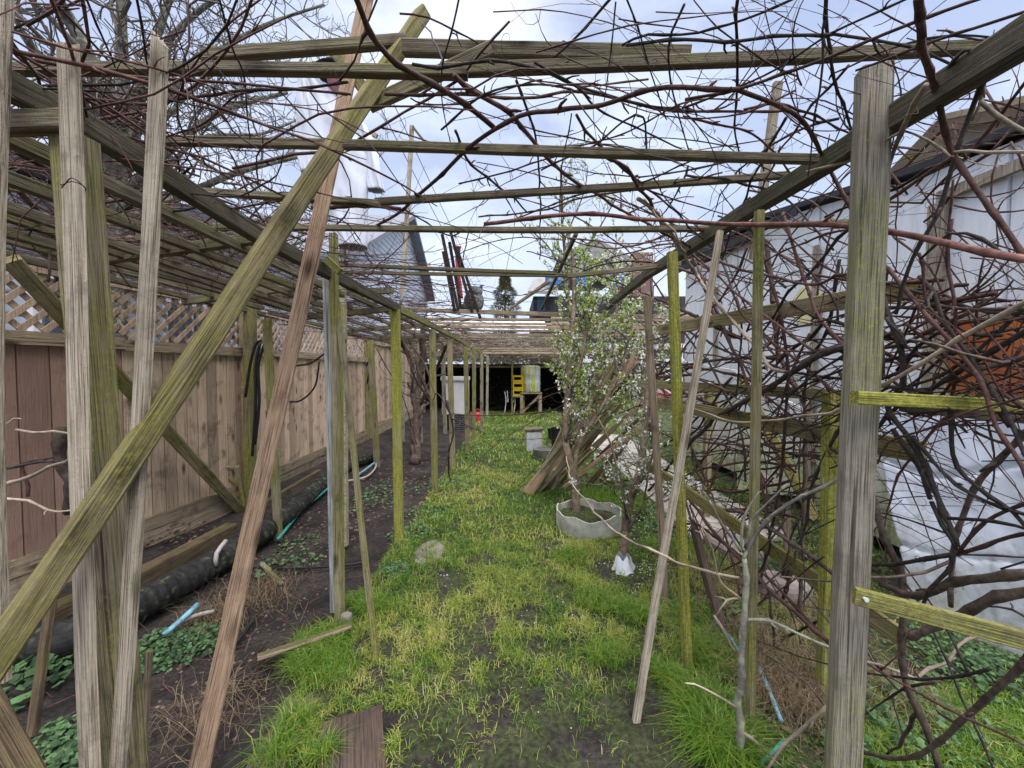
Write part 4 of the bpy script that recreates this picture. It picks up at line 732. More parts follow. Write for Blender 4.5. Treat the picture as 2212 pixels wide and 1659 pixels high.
# plum trees with young leaves and white blossom
def leafset(name, parent, tips, n, spread, size, mat, seed, shape='leaf'):
    random.seed(seed); mb = MB()
    for k in range(n):
        p, d = random.choice(tips); c = p - d * random.uniform(0, .12) + Vector((random.gauss(0, spread), random.gauss(0, spread), random.gauss(0, spread)))
        m_ = random.randint(3, 5) if shape == 'leaf' else random.randint(2, 4); tn = random.random()
        if shape == 'leaf':
            c = p - d * random.choice((0, 0, .03, .06, .10))
        for j in range(m_):
            s = size * random.uniform(.6, 1.3); cc = c + Vector((random.gauss(0, s), random.gauss(0, s), random.gauss(0, s))) * (.9 if m_ > 1 else 0)
            a = Vector((random.gauss(0, 1), random.gauss(0, 1), random.gauss(0, 1) + .5)).normalized(); u = a.orthogonal().normalized(); w = a.cross(u)
            if shape == 'leaf':
                u = (d + Vector((random.gauss(0, .7), random.gauss(0, .7), random.gauss(0, .6)))).normalized(); w = u.cross(a).normalized(); nn_ = u.cross(w)
                vs = [c, c + u * s * .9 + w * s * .42 + nn_ * s * .15, c + u * s * 2, c + u * s * .9 - w * s * .42 + nn_ * s * .15]; mb.add(vs, [(0, 1, 2), (0, 2, 3)], min(1, max(0, tn + random.gauss(0, .15))))
            else:
                vs = [cc] + [cc + (u * math.cos(t_) + w * math.sin(t_)) * s * (1 if i % 2 else .55) + a * s * .25 for i, t_ in enumerate(np.linspace(0, 6.283, 11)[:-1])]; mb.add(vs, [(0, 1 + i, 1 + (i + 1) % 10) for i in range(10)], tn)
    return inparent(mb, parent).build(name, mat, parent, tint=True)
M['young_leaf'] = leafmat('young_leaf', ((.16, .27, .045), (.46, .55, .13)), trans=.35); M['petal'] = leafmat('blossom_petal', ((.80, .78, .74), (.9, .9, .86)), var=.05, trans=.25)
def plum(label, base, limbs, cfg, nl, nb, seed, ls=.016, bs=.012, sub=None):
    random.seed(seed); T = thing('plum_tree', label, 'tree', base, None); tr = MB(); cr = MB(); tips = []
    for path, r in limbs:
        sm = smoothpath(path, .1); rad = [r * (1 - .6 * i / len(sm)) for i in range(len(sm))]; tr.tube(sm, rad, 8, rough=.08)
        for i in range(int(len(sm) * .2), len(sm), 1):
            d = (sm[i] - sm[i - 1]).normalized(); o = Matrix.Rotation(random.uniform(0, 6.28), 3, d) @ d.orthogonal(); grow([cr], tips, sm[i], (d * .9 + o.normalized()).normalized(), max(.004, rad[i] * .4), random.uniform(.18, .42), 2, cfg)
    inparent(tr, T).build('trunk', M['plum'], T, smooth=True); inparent(cr, T).build('crown', M['lichen'], T, smooth=True)
    leafset('leaves', T, tips, nl, .03, ls, M['young_leaf'], seed + 1); leafset('blossom', T, tips, nb, .02, bs, M['petal'], seed + 2, 'flower'); return T
cfp = dict(seg=4, j=.14, up=.05, taper=.5, rmin=.0028, lv=3, kids=[4, 4, 4, 3], ang=(.4, 1.0), len=(.5, .8))
g1 = G(1247, 1128)
plum('flowering plum tree growing in the ring planter beside the leaning poles', g1, [
  ([g1, z(1240, 1030, 4.0), z(1222, 960, 4.1), z(1224, 880, 4.3), z(1232, 760, 4.5), z(1240, 640, 4.7), z(1236, 540, 4.9)], .045), ([z(1240, 1030, 4.0), z(1250, 960, 4.1), z(1300, 880, 4.2), z(1340, 800, 4.4), z(1370, 680, 4.6)], .028),
  ([z(1222, 960, 4.1), z(1225, 860, 4.2), z(1260, 760, 4.5), z(1270, 640, 4.7), z(1275, 560, 4.8)], .026), ([z(1215, 900, 4.3), z(1245, 820, 4.5), z(1270, 720, 4.8), z(1285, 640, 5.0)], .018), ([z(1230, 960, 4.1), z(1290, 840, 4.6), z(1330, 720, 5.2), z(1330, 620, 5.6)], .03)], cfp, 4600, 1100, 11, .016, .012)
g2 = G(1346, 1222)
plum('slender flowering plum with white wrap at its foot, right of the ring planter', g2, [
  ([g2, z(1350, 1150, 3.1), z(1362, 1080, 3.15), z(1385, 1000, 3.2), z(1395, 900, 3.4), z(1400, 780, 3.6), z(1410, 620, 3.8)], .035), ([z(1355, 1120, 3.1), z(1340, 1040, 3.1), z(1320, 960, 3.2), z(1290, 900, 3.3)], .014),
  ([z(1362, 1080, 3.15), z(1400, 1010, 3.0), z(1420, 950, 3.0)], .014), ([z(1350, 1160, 3.1), z(1390, 1080, 3.0), z(1400, 1020, 2.9)], .012)], cfp, 420, 420, 12, .011, .011)
g3 = G(1245, 960); plum('tall thin tree with fresh leaves rising against the sky behind the plum trees', g3, [
  ([g3, z(1240, 800, 7.2), z(1225, 600, 7.0), z(1215, 480, 6.8), z(1212, 360, 6.6)], .05), ([z(1230, 620, 7), z(1190, 540, 6.8), z(1150, 500, 6.6)], .02), ([z(1225, 600, 7), z(1290, 500, 6.8), z(1330, 430, 6.6)], .02), ([z(1218, 520, 6.9), z(1260, 420, 6.7), z(1270, 360, 6.6)], .015)], dict(cfp, kids=[3, 3, 3, 2], rmin=.004), 500, 120, 13, .022, .018)
g4 = G(1420, 1010); plum('white flowering tree before the shed corner behind the trellis', g4, [
  ([g4, z(1400, 900, 5.9), z(1360, 760, 6), z(1340, 640, 6.2), z(1320, 560, 6.3)], .05), ([z(1400, 900, 5.9), z(1430, 780, 6), z(1430, 680, 6.2)], .035), ([z(1380, 820, 6), z(1290, 740, 6.2), z(1240, 690, 6.4)], .03)], cfp, 1700, 1000, 14, .018, .018)
# ------------------------------------------------------------------ small things along the path
random.seed(99)
# ring planter
c = (G(1207, 1150) + G(1345, 1150)) / 2; c.y = 3.72; c.z = 0; rr = .305
PLT = thing('ring_planter', 'round grey sheet ring planter with soil at the foot of the plum tree', 'planter', c)
mb = MB(); n = 48; vs = []
for j, (dr, zz) in enumerate(((0, -.02), (.004, .10), (.0, .17), (-.012, .17), (-.012, -.02))):
    for i in range(n):
        a = 2 * math.pi * i / n; r_ = rr + dr + .012 * math.sin(a * 3 + 1) + .004 * math.sin(a * 11) + (.004 if i % 6 == 0 else 0); zt = zz + (.012 * math.sin(a * 5) + .008 * math.sin(a * 9 + 2) if zz > .16 else 0)
        vs.append((math.cos(a) * r_, math.sin(a) * r_, zt))
mb.add(vs, [(j * n + i, j * n + (i + 1) % n, (j + 1) * n + (i + 1) % n, (j + 1) * n + i) for j in range(4) for i in range(n)])
mb.build('ring', plain('mossy_grey_sheet', (.46, .46, .39), .8, .4, 9, .3), PLT)
mb = MB(); vs = [(0, 0, .09)] + [(math.cos(a) * .295 * k, math.sin(a) * .295 * k, .09 + random.uniform(-.012, .02)) for k in (.5, 1.0) for a in np.linspace(0, 6.283, 25)[:-1]]
mb.add(vs, [(0, 1 + i, 1 + (i + 1) % 24) for i in range(24)] + [(1 + i, 25 + i, 25 + (i + 1) % 24, 1 + (i + 1) % 24) for i in range(24)]); mb.build('soil', gm, PLT)
# second low basin and hive-like box
c = G(1176, 994); mb = MB(); n = 32; vs = []
for dr, zz in ((.13, 0), (.17, .17), (.155, .175), (.12, .03)): vs += [(c.x + math.cos(a) * dr * 1.15, c.y + .12 + math.sin(a) * dr, zz) for a in np.linspace(0, 6.2832, n + 1)[:-1]]
mb.add(vs, [(j * n + i, j * n + (i + 1) % n, (j + 1) * n + (i + 1) % n, (j + 1) * n + i) for j in range(3) for i in range(n)] + [tuple(3 * n + i for i in range(n))]); tag(mb.build('basin', plain('grey_basin', (.22, .22, .20), .8, .3, 10, .2)), 'low grey mossy basin standing on the grass before the pale crate', 'basin')
c = G(1154, 977); BX = thing('crate', 'pale crate with metal front and wooden lid standing on the grass path', 'crate', c)
mb = MB(); mb.box((0, .15, .19), (.30, .30, .38)); mb.build('body', M['grey'], BX); mb = MB(); mb.box((0, -.006, .19), (.27, .008, .34)); mb.build('front_panel', plain('scratched_tin', (.55, .57, .62), .45, .2, 12), BX)
mb = MB(); mb.bar((-.17, .15, .395), (.17, .15, .42), .33, .03, ref=(0, 1, 0)); mb.build('lid', M['slat'], BX)
for k, (px, py, r_, h) in enumerate(((1201, 972, .10, .42), (1192, 950, .09, .24), (1215, 990, .10, .28))):
    c = G(px, py); mb = MB(); n = 24; vs = []
    for dr, zz in ((.8, 0), (1, h), (1.08, h), (1.08, h - .03), (.92, h - .01), (.9, h - .05)): vs += [(c.x + math.cos(a) * dr * r_, c.y + math.sin(a) * dr * r_, zz) for a in np.linspace(0, 6.2832, n + 1)[:-1]]
    mb.add(vs, [(j * n + i, j * n + (i + 1) % n, (j + 1) * n + (i + 1) % n, (j + 1) * n + i) for j in range(5) for i in range(n)] + [tuple(5 * n + i for i in range(n))]); M['black_plastic'] = M.get('black_plastic') or plain('black_plastic', (.02, .02, .022), .45, .2)
    tag(mb.build('plant_pot', M['black_plastic']), ('tall black plastic pot behind the pale crate', 'small black pot half hidden behind the tall pot', 'black pot in front of the plum trunk')[k], 'pot')
# white wrap at the slender plum
c = G(1350, 1240); mb = MB(); n = 20; vs = []
for j, (r_, zz) in enumerate(((.085, 0), (.06, .05), (.05, .10), (.045, .11))): vs += [(c.x + math.cos(a) * r_ * (1 + .25 * math.sin(a * 5 + j)), c.y + .05 + math.sin(a) * r_, zz + .02 * math.sin(a * 4)) for a in np.linspace(0, 6.2832, n + 1)[:-1]]
mb.add(vs, [(j * n + i, j * n + (i + 1) % n, (j + 1) * n + (i + 1) % n, (j + 1) * n + i) for j in range(3) for i in range(n)]); tag(mb.build('plastic_wrap', plain('white_film', (.75, .78, .82), .35, .15, 20), smooth=True), 'crumpled white plastic wrap around the slender plum foot', 'wrap')
# flat stone
def stone(label, c, sx_, sy_, h, mat, seed):
    random.seed(seed); mb = MB(); n = 11; ring = [(math.cos(a) * sx_ * random.uniform(.82, 1.1), math.sin(a) * sy_ * random.uniform(.82, 1.1)) for a in np.linspace(0, 6.2832, n + 1)[:-1]]
    vs = [(c.x + x, c.y + y, 0) for x, y in ring] + [(c.x + x * .97, c.y + y * .97, h * .8) for x, y in ring] + [(c.x + x * .85, c.y + y * .85, h + random.uniform(-.003, .003)) for x, y in ring] + [(c.x, c.y, h)]
    mb.add(vs, [(j * n + i, j * n + (i + 1) % n, (j + 1) * n + (i + 1) % n, (j + 1) * n + i) for j in range(2) for i in range(n)] + [(2 * n + i, 2 * n + (i + 1) % n, 3 * n) for i in range(n)]); return tag(mb.build('flat_stone', mat), label, 'stone')
M['stone'] = plain('grey_stone', (.24, .20, .18), .85, .35, 14, .4)
stone('flat grey stone set in the grass at the left lawn edge', G(928, 1195), .14, .22, .018, M['stone'], 4)
stone('broken grey concrete piece in the weeds under the trellis', G(1590, 1190), .22, .3, .09, M['stone'], 5); stone('pale concrete chunk beside the dark timber in the weeds', G(1690, 1290), .16, .14, .12, M['stone'], 6)
stone('small brown block at the lawn corner by the fallen board', G(748, 1345), .04, .04, .05, M['stone'], 8)
# boards flush in the ground
prop('sunken_board', 'dark wet board sunk flush in the turf at the bottom edge', 'board', G(762, 1700, .01), G(762, 1548, .01), .24, .03, 'wetboard', roll=R(90))
prop('sunken_board', 'dark wet board under the soil left of the first sunken board', 'board', G(560, 1690, .008), G(655, 1515, .008), .14, .03, 'wetboard', roll=R(90))
# muddy plastic sheeting boards as the bed edge
mb = MB(); vs = []; E = [(505, 1680, 640, 1670), (590, 1480, 660, 1400), (660, 1350, 750, 1290), (740, 1240, 850, 1165), (780, 1190, 880, 1080)]
# corrugated pipe
path = smoothpath([G(20, 1392, .1), G(150, 1378, .1), G(290, 1312, .1), G(420, 1240, .1), G(520, 1180, .09), G(610, 1118, .09), G(700, 1042, .09), G(760, 1002, .09), G(812, 985, .08)], .03)
mb = MB(); mb.tube(path, [(.097 if i % 2 else .086) for i in range(len(path))], 22); tag(mb.build('drain_pipe', bark('black_pipe', (.012, .012, .012), (.05, .05, .045), lichen=(.10, .11, .05), lamt=.25, scale=30)), 'fat black corrugated drain pipe lying along the fence foot', 'pipe')
# hoses
def hose(label, pts, r, mat, name='garden_hose', stripes=None):
    mb = MB(); mb.tube(smoothpath(pts, .04), r, 8); return tag(mb.build(name, mat, smooth=True), label, 'hose')
M['teal'] = plain('teal_hose', (.06, .36, .30), .4, .3, 20); M['white_pvc'] = plain('white_pvc', (.50, .46, .43), .4, .12, 12); M['bluestripe'] = plain('striped_hose', (.22, .45, .55), .4, .5, 30, stretch=(1, 1, .1))
hose('teal garden hose running beside the black pipe toward the white board', [G(600, 1165, .02), G(650, 1105, .04), G(700, 1062, .05), G(735, 1030, .05)], .014, M['teal'])
hose('blue and white striped hose end by the ivy under the pipe', [G(352, 1372, .03), G(385, 1345, .06), G(428, 1305, .10)], .015, M['bluestripe'])
hose('short white hose lying on dead stalks by the ivy', [G(372, 1352, .04), G(420, 1330, .05), G(463, 1320, .05)], .011, M['white_pvc'])
hose('curved white plastic conduit rising over the black pipe', [G(466, 1222, .12), P(468, 1195, 2.75), P(488, 1168, 2.85)], .015, M['white_pvc'], 'conduit')
hose('white hose loop on the soil beyond the white board', [G(745, 1040, .03), G(790, 1030, .03), G(811, 1010, .03), G(810, 992, .05), G(800, 984, .1)], .012, M['white_pvc'])
hose('pale blue hose crossing the white hose loop', [G(770, 1028, .03), G(795, 1010, .04), G(808, 1000, .06)], .014, M['bluestripe'])
hose('black hose curled on the soil behind the brown pole', [G(505, 1395, .02), G(540, 1350, .02), G(545, 1325, .02), G(525, 1308, .02)], .012, M['black_plastic'])
hose('thin black hose across the soil bed under the pergola', [G(600, 1228, .02), G(670, 1226, .02), G(740, 1222, .02), G(800, 1212, .02)], .009, M['black_plastic'])
for k, (pts, lb) in enumerate((([(530, 858), (540, 790), (552, 745), (565, 735)], 'short black hose end hanging left on the fence post'), ([(545, 985), (552, 880), (553, 790), (562, 740)], 'long black hose hanging straight down the fence post'),
        ([(551, 960), (560, 870), (558, 790), (572, 742)], 'second long black hose hanging beside the first on the post'), ([(640, 790), (670, 785), (695, 768), (710, 755)], 'black cable sagging between fence posts, upper of two'), ([(625, 868), (650, 865), (680, 835), (690, 780)], 'black cable sagging low between fence posts'))):
    Z = 3.9 if k < 3 else 5.2
    hose(lb, [P(a, b_, Z) for a, b_ in pts], .014 if k < 3 else .012, M['black_plastic'])
for k, (pts, lb) in enumerate((([(745, 812), (775, 815), (800, 795), (822, 765)], 'grey cable looping to the hose bundle post'), ([(750, 845), (780, 850), (805, 830), (818, 780)], 'lower grey cable looping to the hose bundle post'), ([(795, 790), (800, 860), (790, 940), (765, 985)], 'green hose hanging from the post beyond the white board'), ([(802, 780), (804, 850), (800, 900), (806, 960)], 'dark hose bundle hanging from the post beyond the white board'))):
    hose(lb, [P(a - 14, b_, 8.0) for a, b_ in pts], .022, (M['black_plastic'], M['black_plastic'], M['teal'], M['black_plastic'])[k])
hose('turquoise strap lying in the grass at the bottom right', [G(1640, 1650, .03), G(1668, 1625, .05), G(1690, 1600, .03)], .006, M['teal'], 'strap')
hose('blue and white striped bag strip in the weeds by the right post', [G(1640, 1440, .04), G(1665, 1500, .05), G(1688, 1558, .03)], .009, M['bluestripe'], 'strap')
hose('white striped strip trailing left of the sapling', [G(1545, 1340, .05), G(1575, 1375, .05), G(1600, 1410, .05)], .010, M['bluestripe'], 'strap')
# white chest bin on a dark stand
Z = 9.9; BN = thing('storage_bin', 'white lidded chest standing beside the fence at the far left posts', 'bin', G(982, 928)); b0 = BN.location; mW = plain('dirty_white_enamel', (.74, .74, .76), .5, .12, 4)
mb = MB(); x0, x1 = P(955, 890, Z).x, P(1008, 890, Z).x; zt, zb = P(980, 822, Z).z, P(980, 895, Z).z
mb.box(((x0 + x1) / 2, Z + .3, (zt + zb) / 2), (x1 - x0, .6, zt - zb)); inparent(mb, BN).build('body', mW, BN); mb = MB(); mb.box(((x0 + x1) / 2, Z + .29, zt + .05), (x1 - x0 + .05, .66, .09)); inparent(mb, BN).build('lid', mW, BN)
mb = MB(); mb.box(((x0 + x1) / 2, Z + .3, zb / 2), (x1 - x0 - .04, .5, zb - .01)); inparent(mb, BN).build('stand', M['black_plastic'], BN)
# wire cage
CG = thing('wire_cage', 'dark wire mesh cage in front of the white chest', 'cage', G(1000, 931)); mb = MB(); c = CG.location
for i in range(11):
    x = -.24 + .048 * i; mb.bar((x, 0, 0), (x, 0, .42), .004, .004); mb.bar((x, .3, 0), (x, .3, .42), .004, .004)
for i in range(9):
    zz = .05 * i + .01; mb.bar((-.25, 0, zz), (.25, 0, zz), .004, .004)
    for s in (-.25, .25): mb.bar((s, 0, zz), (s, .3, zz), .004, .004)
mb.build('mesh', plain('galvanised_wire', (.35, .36, .36), .5, .2), CG)
# red watering can + pot
c = G(1031, 912); RC = thing('watering_can', 'red plastic can standing by the far left posts', 'can', c); mb = MB(); n = 16; vs = []
for r_, zz in ((.09, 0), (.10, .18), (.08, .27), (.03, .30)): vs += [(math.cos(a) * r_, math.sin(a) * r_, zz) for a in np.linspace(0, 6.2832, n + 1)[:-1]]
mb.add(vs, [(j * n + i, j * n + (i + 1) % n, (j + 1) * n + (i + 1) % n, (j + 1) * n + i) for j in range(3) for i in range(n)] + [tuple(3 * n + i for i in range(n))]); mR = plain('red_plastic', (.50, .05, .05), .4, .2); mb.build('body', mR, RC, smooth=True)
mb = MB(); mb.tube(smoothpath([(-.05, 0, .28), (0, 0, .38), (.07, 0, .33), (.09, 0, .15)], .03), .012, 6); mb.build('handle', mR, RC, smooth=True); mb = MB(); mb.tube([(-.08, 0, .08), (-.2, 0, .3)], [.02, .012], 7); mb.build('spout', mR, RC, smooth=True)
# far shelter with dark interior
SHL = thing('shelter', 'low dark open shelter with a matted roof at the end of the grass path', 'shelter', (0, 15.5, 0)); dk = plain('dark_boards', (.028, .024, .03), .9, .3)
Y0 = 13.9; xl, xr = P(905, 800, Y0).x, P(1222, 800, Y0).x; top = P(1100, 792, Y0).z
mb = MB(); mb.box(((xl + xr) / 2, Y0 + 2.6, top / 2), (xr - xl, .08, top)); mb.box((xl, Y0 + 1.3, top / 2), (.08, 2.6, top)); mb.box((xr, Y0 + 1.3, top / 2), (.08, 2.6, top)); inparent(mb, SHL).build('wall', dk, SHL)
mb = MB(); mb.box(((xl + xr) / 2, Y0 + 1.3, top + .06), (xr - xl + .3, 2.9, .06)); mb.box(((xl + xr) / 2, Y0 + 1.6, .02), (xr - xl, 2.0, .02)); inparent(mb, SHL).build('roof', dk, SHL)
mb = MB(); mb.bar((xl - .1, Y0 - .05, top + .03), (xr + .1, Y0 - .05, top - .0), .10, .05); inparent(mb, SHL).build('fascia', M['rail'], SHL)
# translucent corrugated roof sheets beyond
mb = MB(); n = 120; x0, x1 = P(800, 700, 14.2).x, P(1185, 700, 14.2).x; vs = []
for j, (yy, zz) in enumerate(((14.2, 2.95), (16.0, 3.5))):
    for i in range(n + 1): vs.append((x0 + (x1 - x0) * i / n, yy, zz + .03 * math.sin(i * 1.3)))
mb.add(vs, [(i, i + 1, n + 2 + i, n + 1 + i) for i in range(n)]); o = mb.build('corrugated_roof', plain('pale_corrugated_sheet', (.72, .74, .80), .4, .2, 6)); tag(o, 'pale corrugated roof sheets seen through the slats beyond the shelter', 'roof'); s_ = o.modifiers.new('t', 'SOLIDIFY'); s_.thickness = .01
TH = thing('brush_thatch', 'brown matted dry vine stems heaped over the shelter roof', 'brush', (-1.5, 14.2, 1.8)); mb = MB(); random.seed(44)
for k in range(3200):
    x = random.uniform(-5.0, 3.2); c = Vector((x, random.uniform(-1.3, .6), random.uniform(0, 1.0) * (.95 - .06 * abs(x)) )); a = random.uniform(0, 3.14); L_ = random.uniform(.2, .7); d = Vector((math.cos(a), math.sin(a) * .6, random.gauss(0, .35))) * L_ / 2; mb.tube([c - d, c + Vector((0, 0, random.gauss(0, .05))), c + d], random.uniform(.006, .014), 4)
mb.build('stems', M['cane_tan'], TH, smooth=True)
# tank on a stand
TK = thing('water_tank', 'white and yellow plastic water drum on a timber stand at the path end', 'tank', G(1146, 892)); c = TK.location; Z = c.y; s1 = Z / 850
m, t, b = newmat('streaked_drum', .5); l = t.links.new; tc = t.nodes.new('ShaderNodeTexCoord'); mp = t.nodes.new('ShaderNodeMapping'); mp.inputs['Scale'].default_value = (9, 9, .8); n1 = t.nodes.new('ShaderNodeTexNoise'); n1.inputs['Scale'].default_value = 1.3; n1.inputs['Detail'].default_value = 4; r1 = ramp(t, .44, (.66, .74, .78), .56, (.62, .60, .06)); l(tc.outputs['Object'], mp.inputs[0]); l(mp.outputs[0], n1.inputs[0]); l(n1.outputs[0], r1.inputs[0]); l(r1.outputs[0], b.inputs['Base Color'])
mb = MB(); n = 32; vs = []; zb = 46 * s1; zt = zb + 56 * s1; r_ = 21 * s1
for dr, f in ((.92, 0), (1, .04), (1, .3), (1.03, .33), (1, .36), (1, .64), (1.03, .67), (1, .7), (1, .95), (.9, 1), (.3, 1.02)): vs += [(math.cos(a) * r_ * dr, math.sin(a) * r_ * dr, zb + (zt - zb) * f) for a in np.linspace(0, 6.2832, n + 1)[:-1]]
mb.add(vs, [(j * n + i, j * n + (i + 1) % n, (j + 1) * n + (i + 1) % n, (j + 1) * n + i) for j in range(10) for i in range(n)] + [tuple(10 * n + i for i in range(n))]); mb.build('drum', m, TK, smooth=True)
for sx_ in (-1, 1):
    for sy_ in (-1, 1): mb = MB(); mb.box((sx_ * 20 * s1, sy_ * .3, zb / 2 - .02), (.09, .09, zb - .04)); mb.build('leg', M['rail'], TK)
mb = MB(); mb.box((0, 0, zb - .03), (46 * s1, .75, .05)); mb.build('deck', M['rail'], TK); mb = MB(); mb.bar((-19 * s1, -.34, .05), (19 * s1, -.34, zb - .1), .07, .03); mb.build('brace', M['rail'], TK)
mb = MB(); mb.tube([(0, -r_, zb + .1), (0, -r_ - .1, zb + .1), (0, -r_ - .1, zb + .04)], .025, 8); mb.build('tap', M['white_pvc'], TK)
mY = plain('yellow_plastic', (.72, .50, .02), .5, .15)
def crate(loc, label):
    T = thing('bottle_crate', label, 'crate', loc, 'yellow crates stacked left of the drum'); w, d_, h = .34, .34, .235; mb = MB()
    for z0, z1 in ((0, .06), (.17, .225)):
        for s in (-1, 1): mb.box((0, s * d_ / 2, (z0 + z1) / 2), (w, .02, z1 - z0)); mb.box((s * (w / 2 - .01), 0, (z0 + z1) / 2), (.02, d_ - .021, z1 - z0 - .002))
    for s in (-1, 1):
        for q in (-1, 1): mb.box((s * (w / 2 - .012), q * (d_ / 2 - .002), .115), (.03, .03, .11))
    mb.box((0, 0, .01), (w - .02, d_ - .02, .02)); mb.build('shell', mY, T); return T
gY = G(1119, 893); mb = MB(); 
for k, lb in enumerate(('lowest yellow crate in the stack left of the drum', 'second yellow crate from the bottom left of the drum', 'third yellow crate from the bottom left of the drum')): crate((gY.x, gY.y, .62 + k * .24), lb)
ST = thing('crate_stand', 'slim timber stand with bright green top rail holding the yellow crates', 'stand', gY)
for s in (-1, 1): mb = MB(); mb.box((s * .2, 0, 1.0 if s < 0 else .3), (.06, .06, 2.0 if s < 0 else .6)); mb.build('leg', M['lime'], ST)
mb = MB(); mb.box((.0, 0, .595), (.42, .36, .04)); mb.build('shelf', M['rail'], ST)
# white fabric chair in front of dark opening
CH = thing('folding_chair', 'striped folding garden chair at the mouth of the dark shelter', 'chair', G(1103, 893)); mb = MB()
for s in (-.16, .16): mb.tube(smoothpath([(s - .05, -.1, 0), (s, 0, .45), (s - .05, .1, .75)], .1), .014, 6)
mb.build('frame', mW, CH, smooth=True)
for i in range(4): mb = MB(); mb.tube(smoothpath([(-.2 + i * .1, -.12, .42), (-.19 + i * .1, .06, .44), (-.22 + i * .1, .12, .78)], .08), .02, 5); mb.build('slat', mW if i % 2 else M['black_plastic'], CH, smooth=True)
# ------------------------------------------------------------------ scarecrow in white above the left posts
SCW = thing('scarecrow', 'white shirted scarecrow with black hat and pink face above the left pergola beam', 'scarecrow', P(735, 600, 3.3)); Z = 3.3
cloth = plain('white_cotton', (.66, .69, .78), .9, .14, 7, .1)
def drape(name, poly, Z, depth, mat, seed):
    """cloth tube hanging in folds: outline rows (y, left x, right x) in photo units at distance Z, with real front and back"""
    mb = MB(); n = 40; rows = []
    for k in range(len(poly) - 1):
        (ya, la, ra), (yb, lb_, rb) = poly[k], poly[k + 1]
        for j in range(8): f = j / 8; rows.append((ya + (yb - ya) * f, la + (lb_ - la) * f, ra + (rb - ra) * f))
    rows.append(poly[-1]); vs = []
    for y, a, b_ in rows:
        A, B = P(a, y, Z), P(b_, y, Z); c = (A + B) / 2; w = (B - A).length / 2
        for i in range(n):
            t_ = 2 * math.pi * i / n; fold = 1 + .25 * mnoise.noise(Vector((math.cos(t_) * 3 + seed, math.sin(t_) * 3, y * .006)))
            vs.append(c + Vector((math.cos(t_) * w, math.sin(t_) * depth * fold + .03 * mnoise.noise(Vector((math.cos(t_) * 5, seed, y * .012))), 0)))
    m_ = len(rows); mb.add(vs, [(j * n + i, j * n + (i + 1) % n, (j + 1) * n + (i + 1) % n, (j + 1) * n + i) for j in range(m_ - 1) for i in range(n)]); o = inparent(mb, SCW).build(name, mat, SCW, smooth=True); s_ = o.modifiers.new('t', 'SOLIDIFY'); s_.thickness = .004
    return o
drape('shirt', [(172, 655, 690), (200, 650, 722), (250, 645, 752), (300, 641, 775), (340, 650, 796), (370, 668, 797), (400, 690, 794), (470, 716, 792), (510, 725, 792), (535, 735, 792)], Z, .10, cloth, 1)
drape('sleeve', [(272, 776, 790), (300, 778, 806), (340, 782, 818), (380, 790, 824), (412, 795, 829)], Z + .02, .05, cloth, 2)
drape('sleeve', [(172, 648, 664), (250, 642, 690), (330, 640, 700), (375, 655, 690)], Z - .08, .05, cloth, 3)
def blob(mb, c, r3, n=14, m_=10, jit=0):
    c = Vector(c); vs = [c + Vector((0, 0, r3[2]))]
    for j in range(1, m_):
        ph = math.pi * j / m_
        for i in range(n): t_ = 2 * math.pi * i / n; k = 1 + random.uniform(-jit, jit); vs.append(c + Vector((math.sin(ph) * math.cos(t_) * r3[0] * k, math.sin(ph) * math.sin(t_) * r3[1] * k, math.cos(ph) * r3[2])))
    vs.append(c - Vector((0, 0, r3[2])))
    mb.add(vs, [(0, 1 + i, 1 + (i + 1) % n) for i in range(n)] + [(1 + j * n + i, 1 + (j + 1) * n + i, 1 + (j + 1) * n + (i + 1) % n, 1 + j * n + (i + 1) % n) for j in range(m_ - 2) for i in range(n)] + [(len(vs) - 1, 1 + (m_ - 2) * n + (i + 1) % n, 1 + (m_ - 2) * n + i) for i in range(n)])
s1 = Z / 850
mb = MB(); blob(mb, P(735, 178, Z), (26 * s1, .1, 26 * s1)); inparent(mb, SCW).build('head', plain('pink_cloth', (.50, .20, .24), .8, .2), SCW, smooth=True)
mb = MB(); blob(mb, P(725, 150, Z), (30 * s1, .11, 16 * s1)); blob(mb, P(728, 160, Z), (46 * s1, .17, 6 * s1)); inparent(mb, SCW).build('hat', plain('black_felt', (.02, .018, .025), .9, .3), SCW, smooth=True)
mb = MB(); mb.bar(G(745, 1100, 0) * 0 + Vector((P(735, 600, Z).x, Z + .02, 0)), P(735, 170, Z) + Vector((0, .02, 0)), .05, .04); inparent(mb, SCW).build('pole', M['grey'], SCW)
mb = MB(); mb.bar(P(655, 215, Z) + Vector((0, .03, 0)), P(812, 290, Z) + Vector((0, .03, 0)), .03, .03); inparent(mb, SCW).build('crossbar', M['grey'], SCW)
# ------------------------------------------------------------------ dark charred sticks, red cloth, owl decoy
Z = 4.75
for k, (x0, y0, x1, y1) in enumerate(((955, 506, 990, 671), (957, 543, 982, 671), (974, 503, 1020, 674), (988, 540, 1038, 688), (971, 523, 996, 671))):
    prop('charred_stick', ('blackened stick with green tip, outermost left above the slats', 'short blackened stick low at the left of the dark row', 'tallest blackened stick in the middle of the dark row', 'blackened stick crossing in front of the owl, outermost right', 'thin blackened stick in the middle of the dark row')[k], 'stick', P(x1, y1, Z + .02 * k), P(x0, y0, Z + .02 * k - .1), .036, .03, 'charred')
m = plain('red_cloth', (.62, .08, .12), .8, .2, 9); mb = MB(); n = 16; vs = []
for y, a, b_ in ((533, 984, 996), (560, 983, 992), (590, 986, 994), (620, 990, 998), (640, 993, 1000), (644, 994, 1001)):
    A, B = P(a, y, Z + .14), P(b_, y, Z + .14); c = (A + B) / 2; w = (B - A).length / 2; vs += [c + Vector((math.cos(t_) * w, math.sin(t_) * .03, 0)) for t_ in np.linspace(0, 6.2832, n + 1)[:-1]]
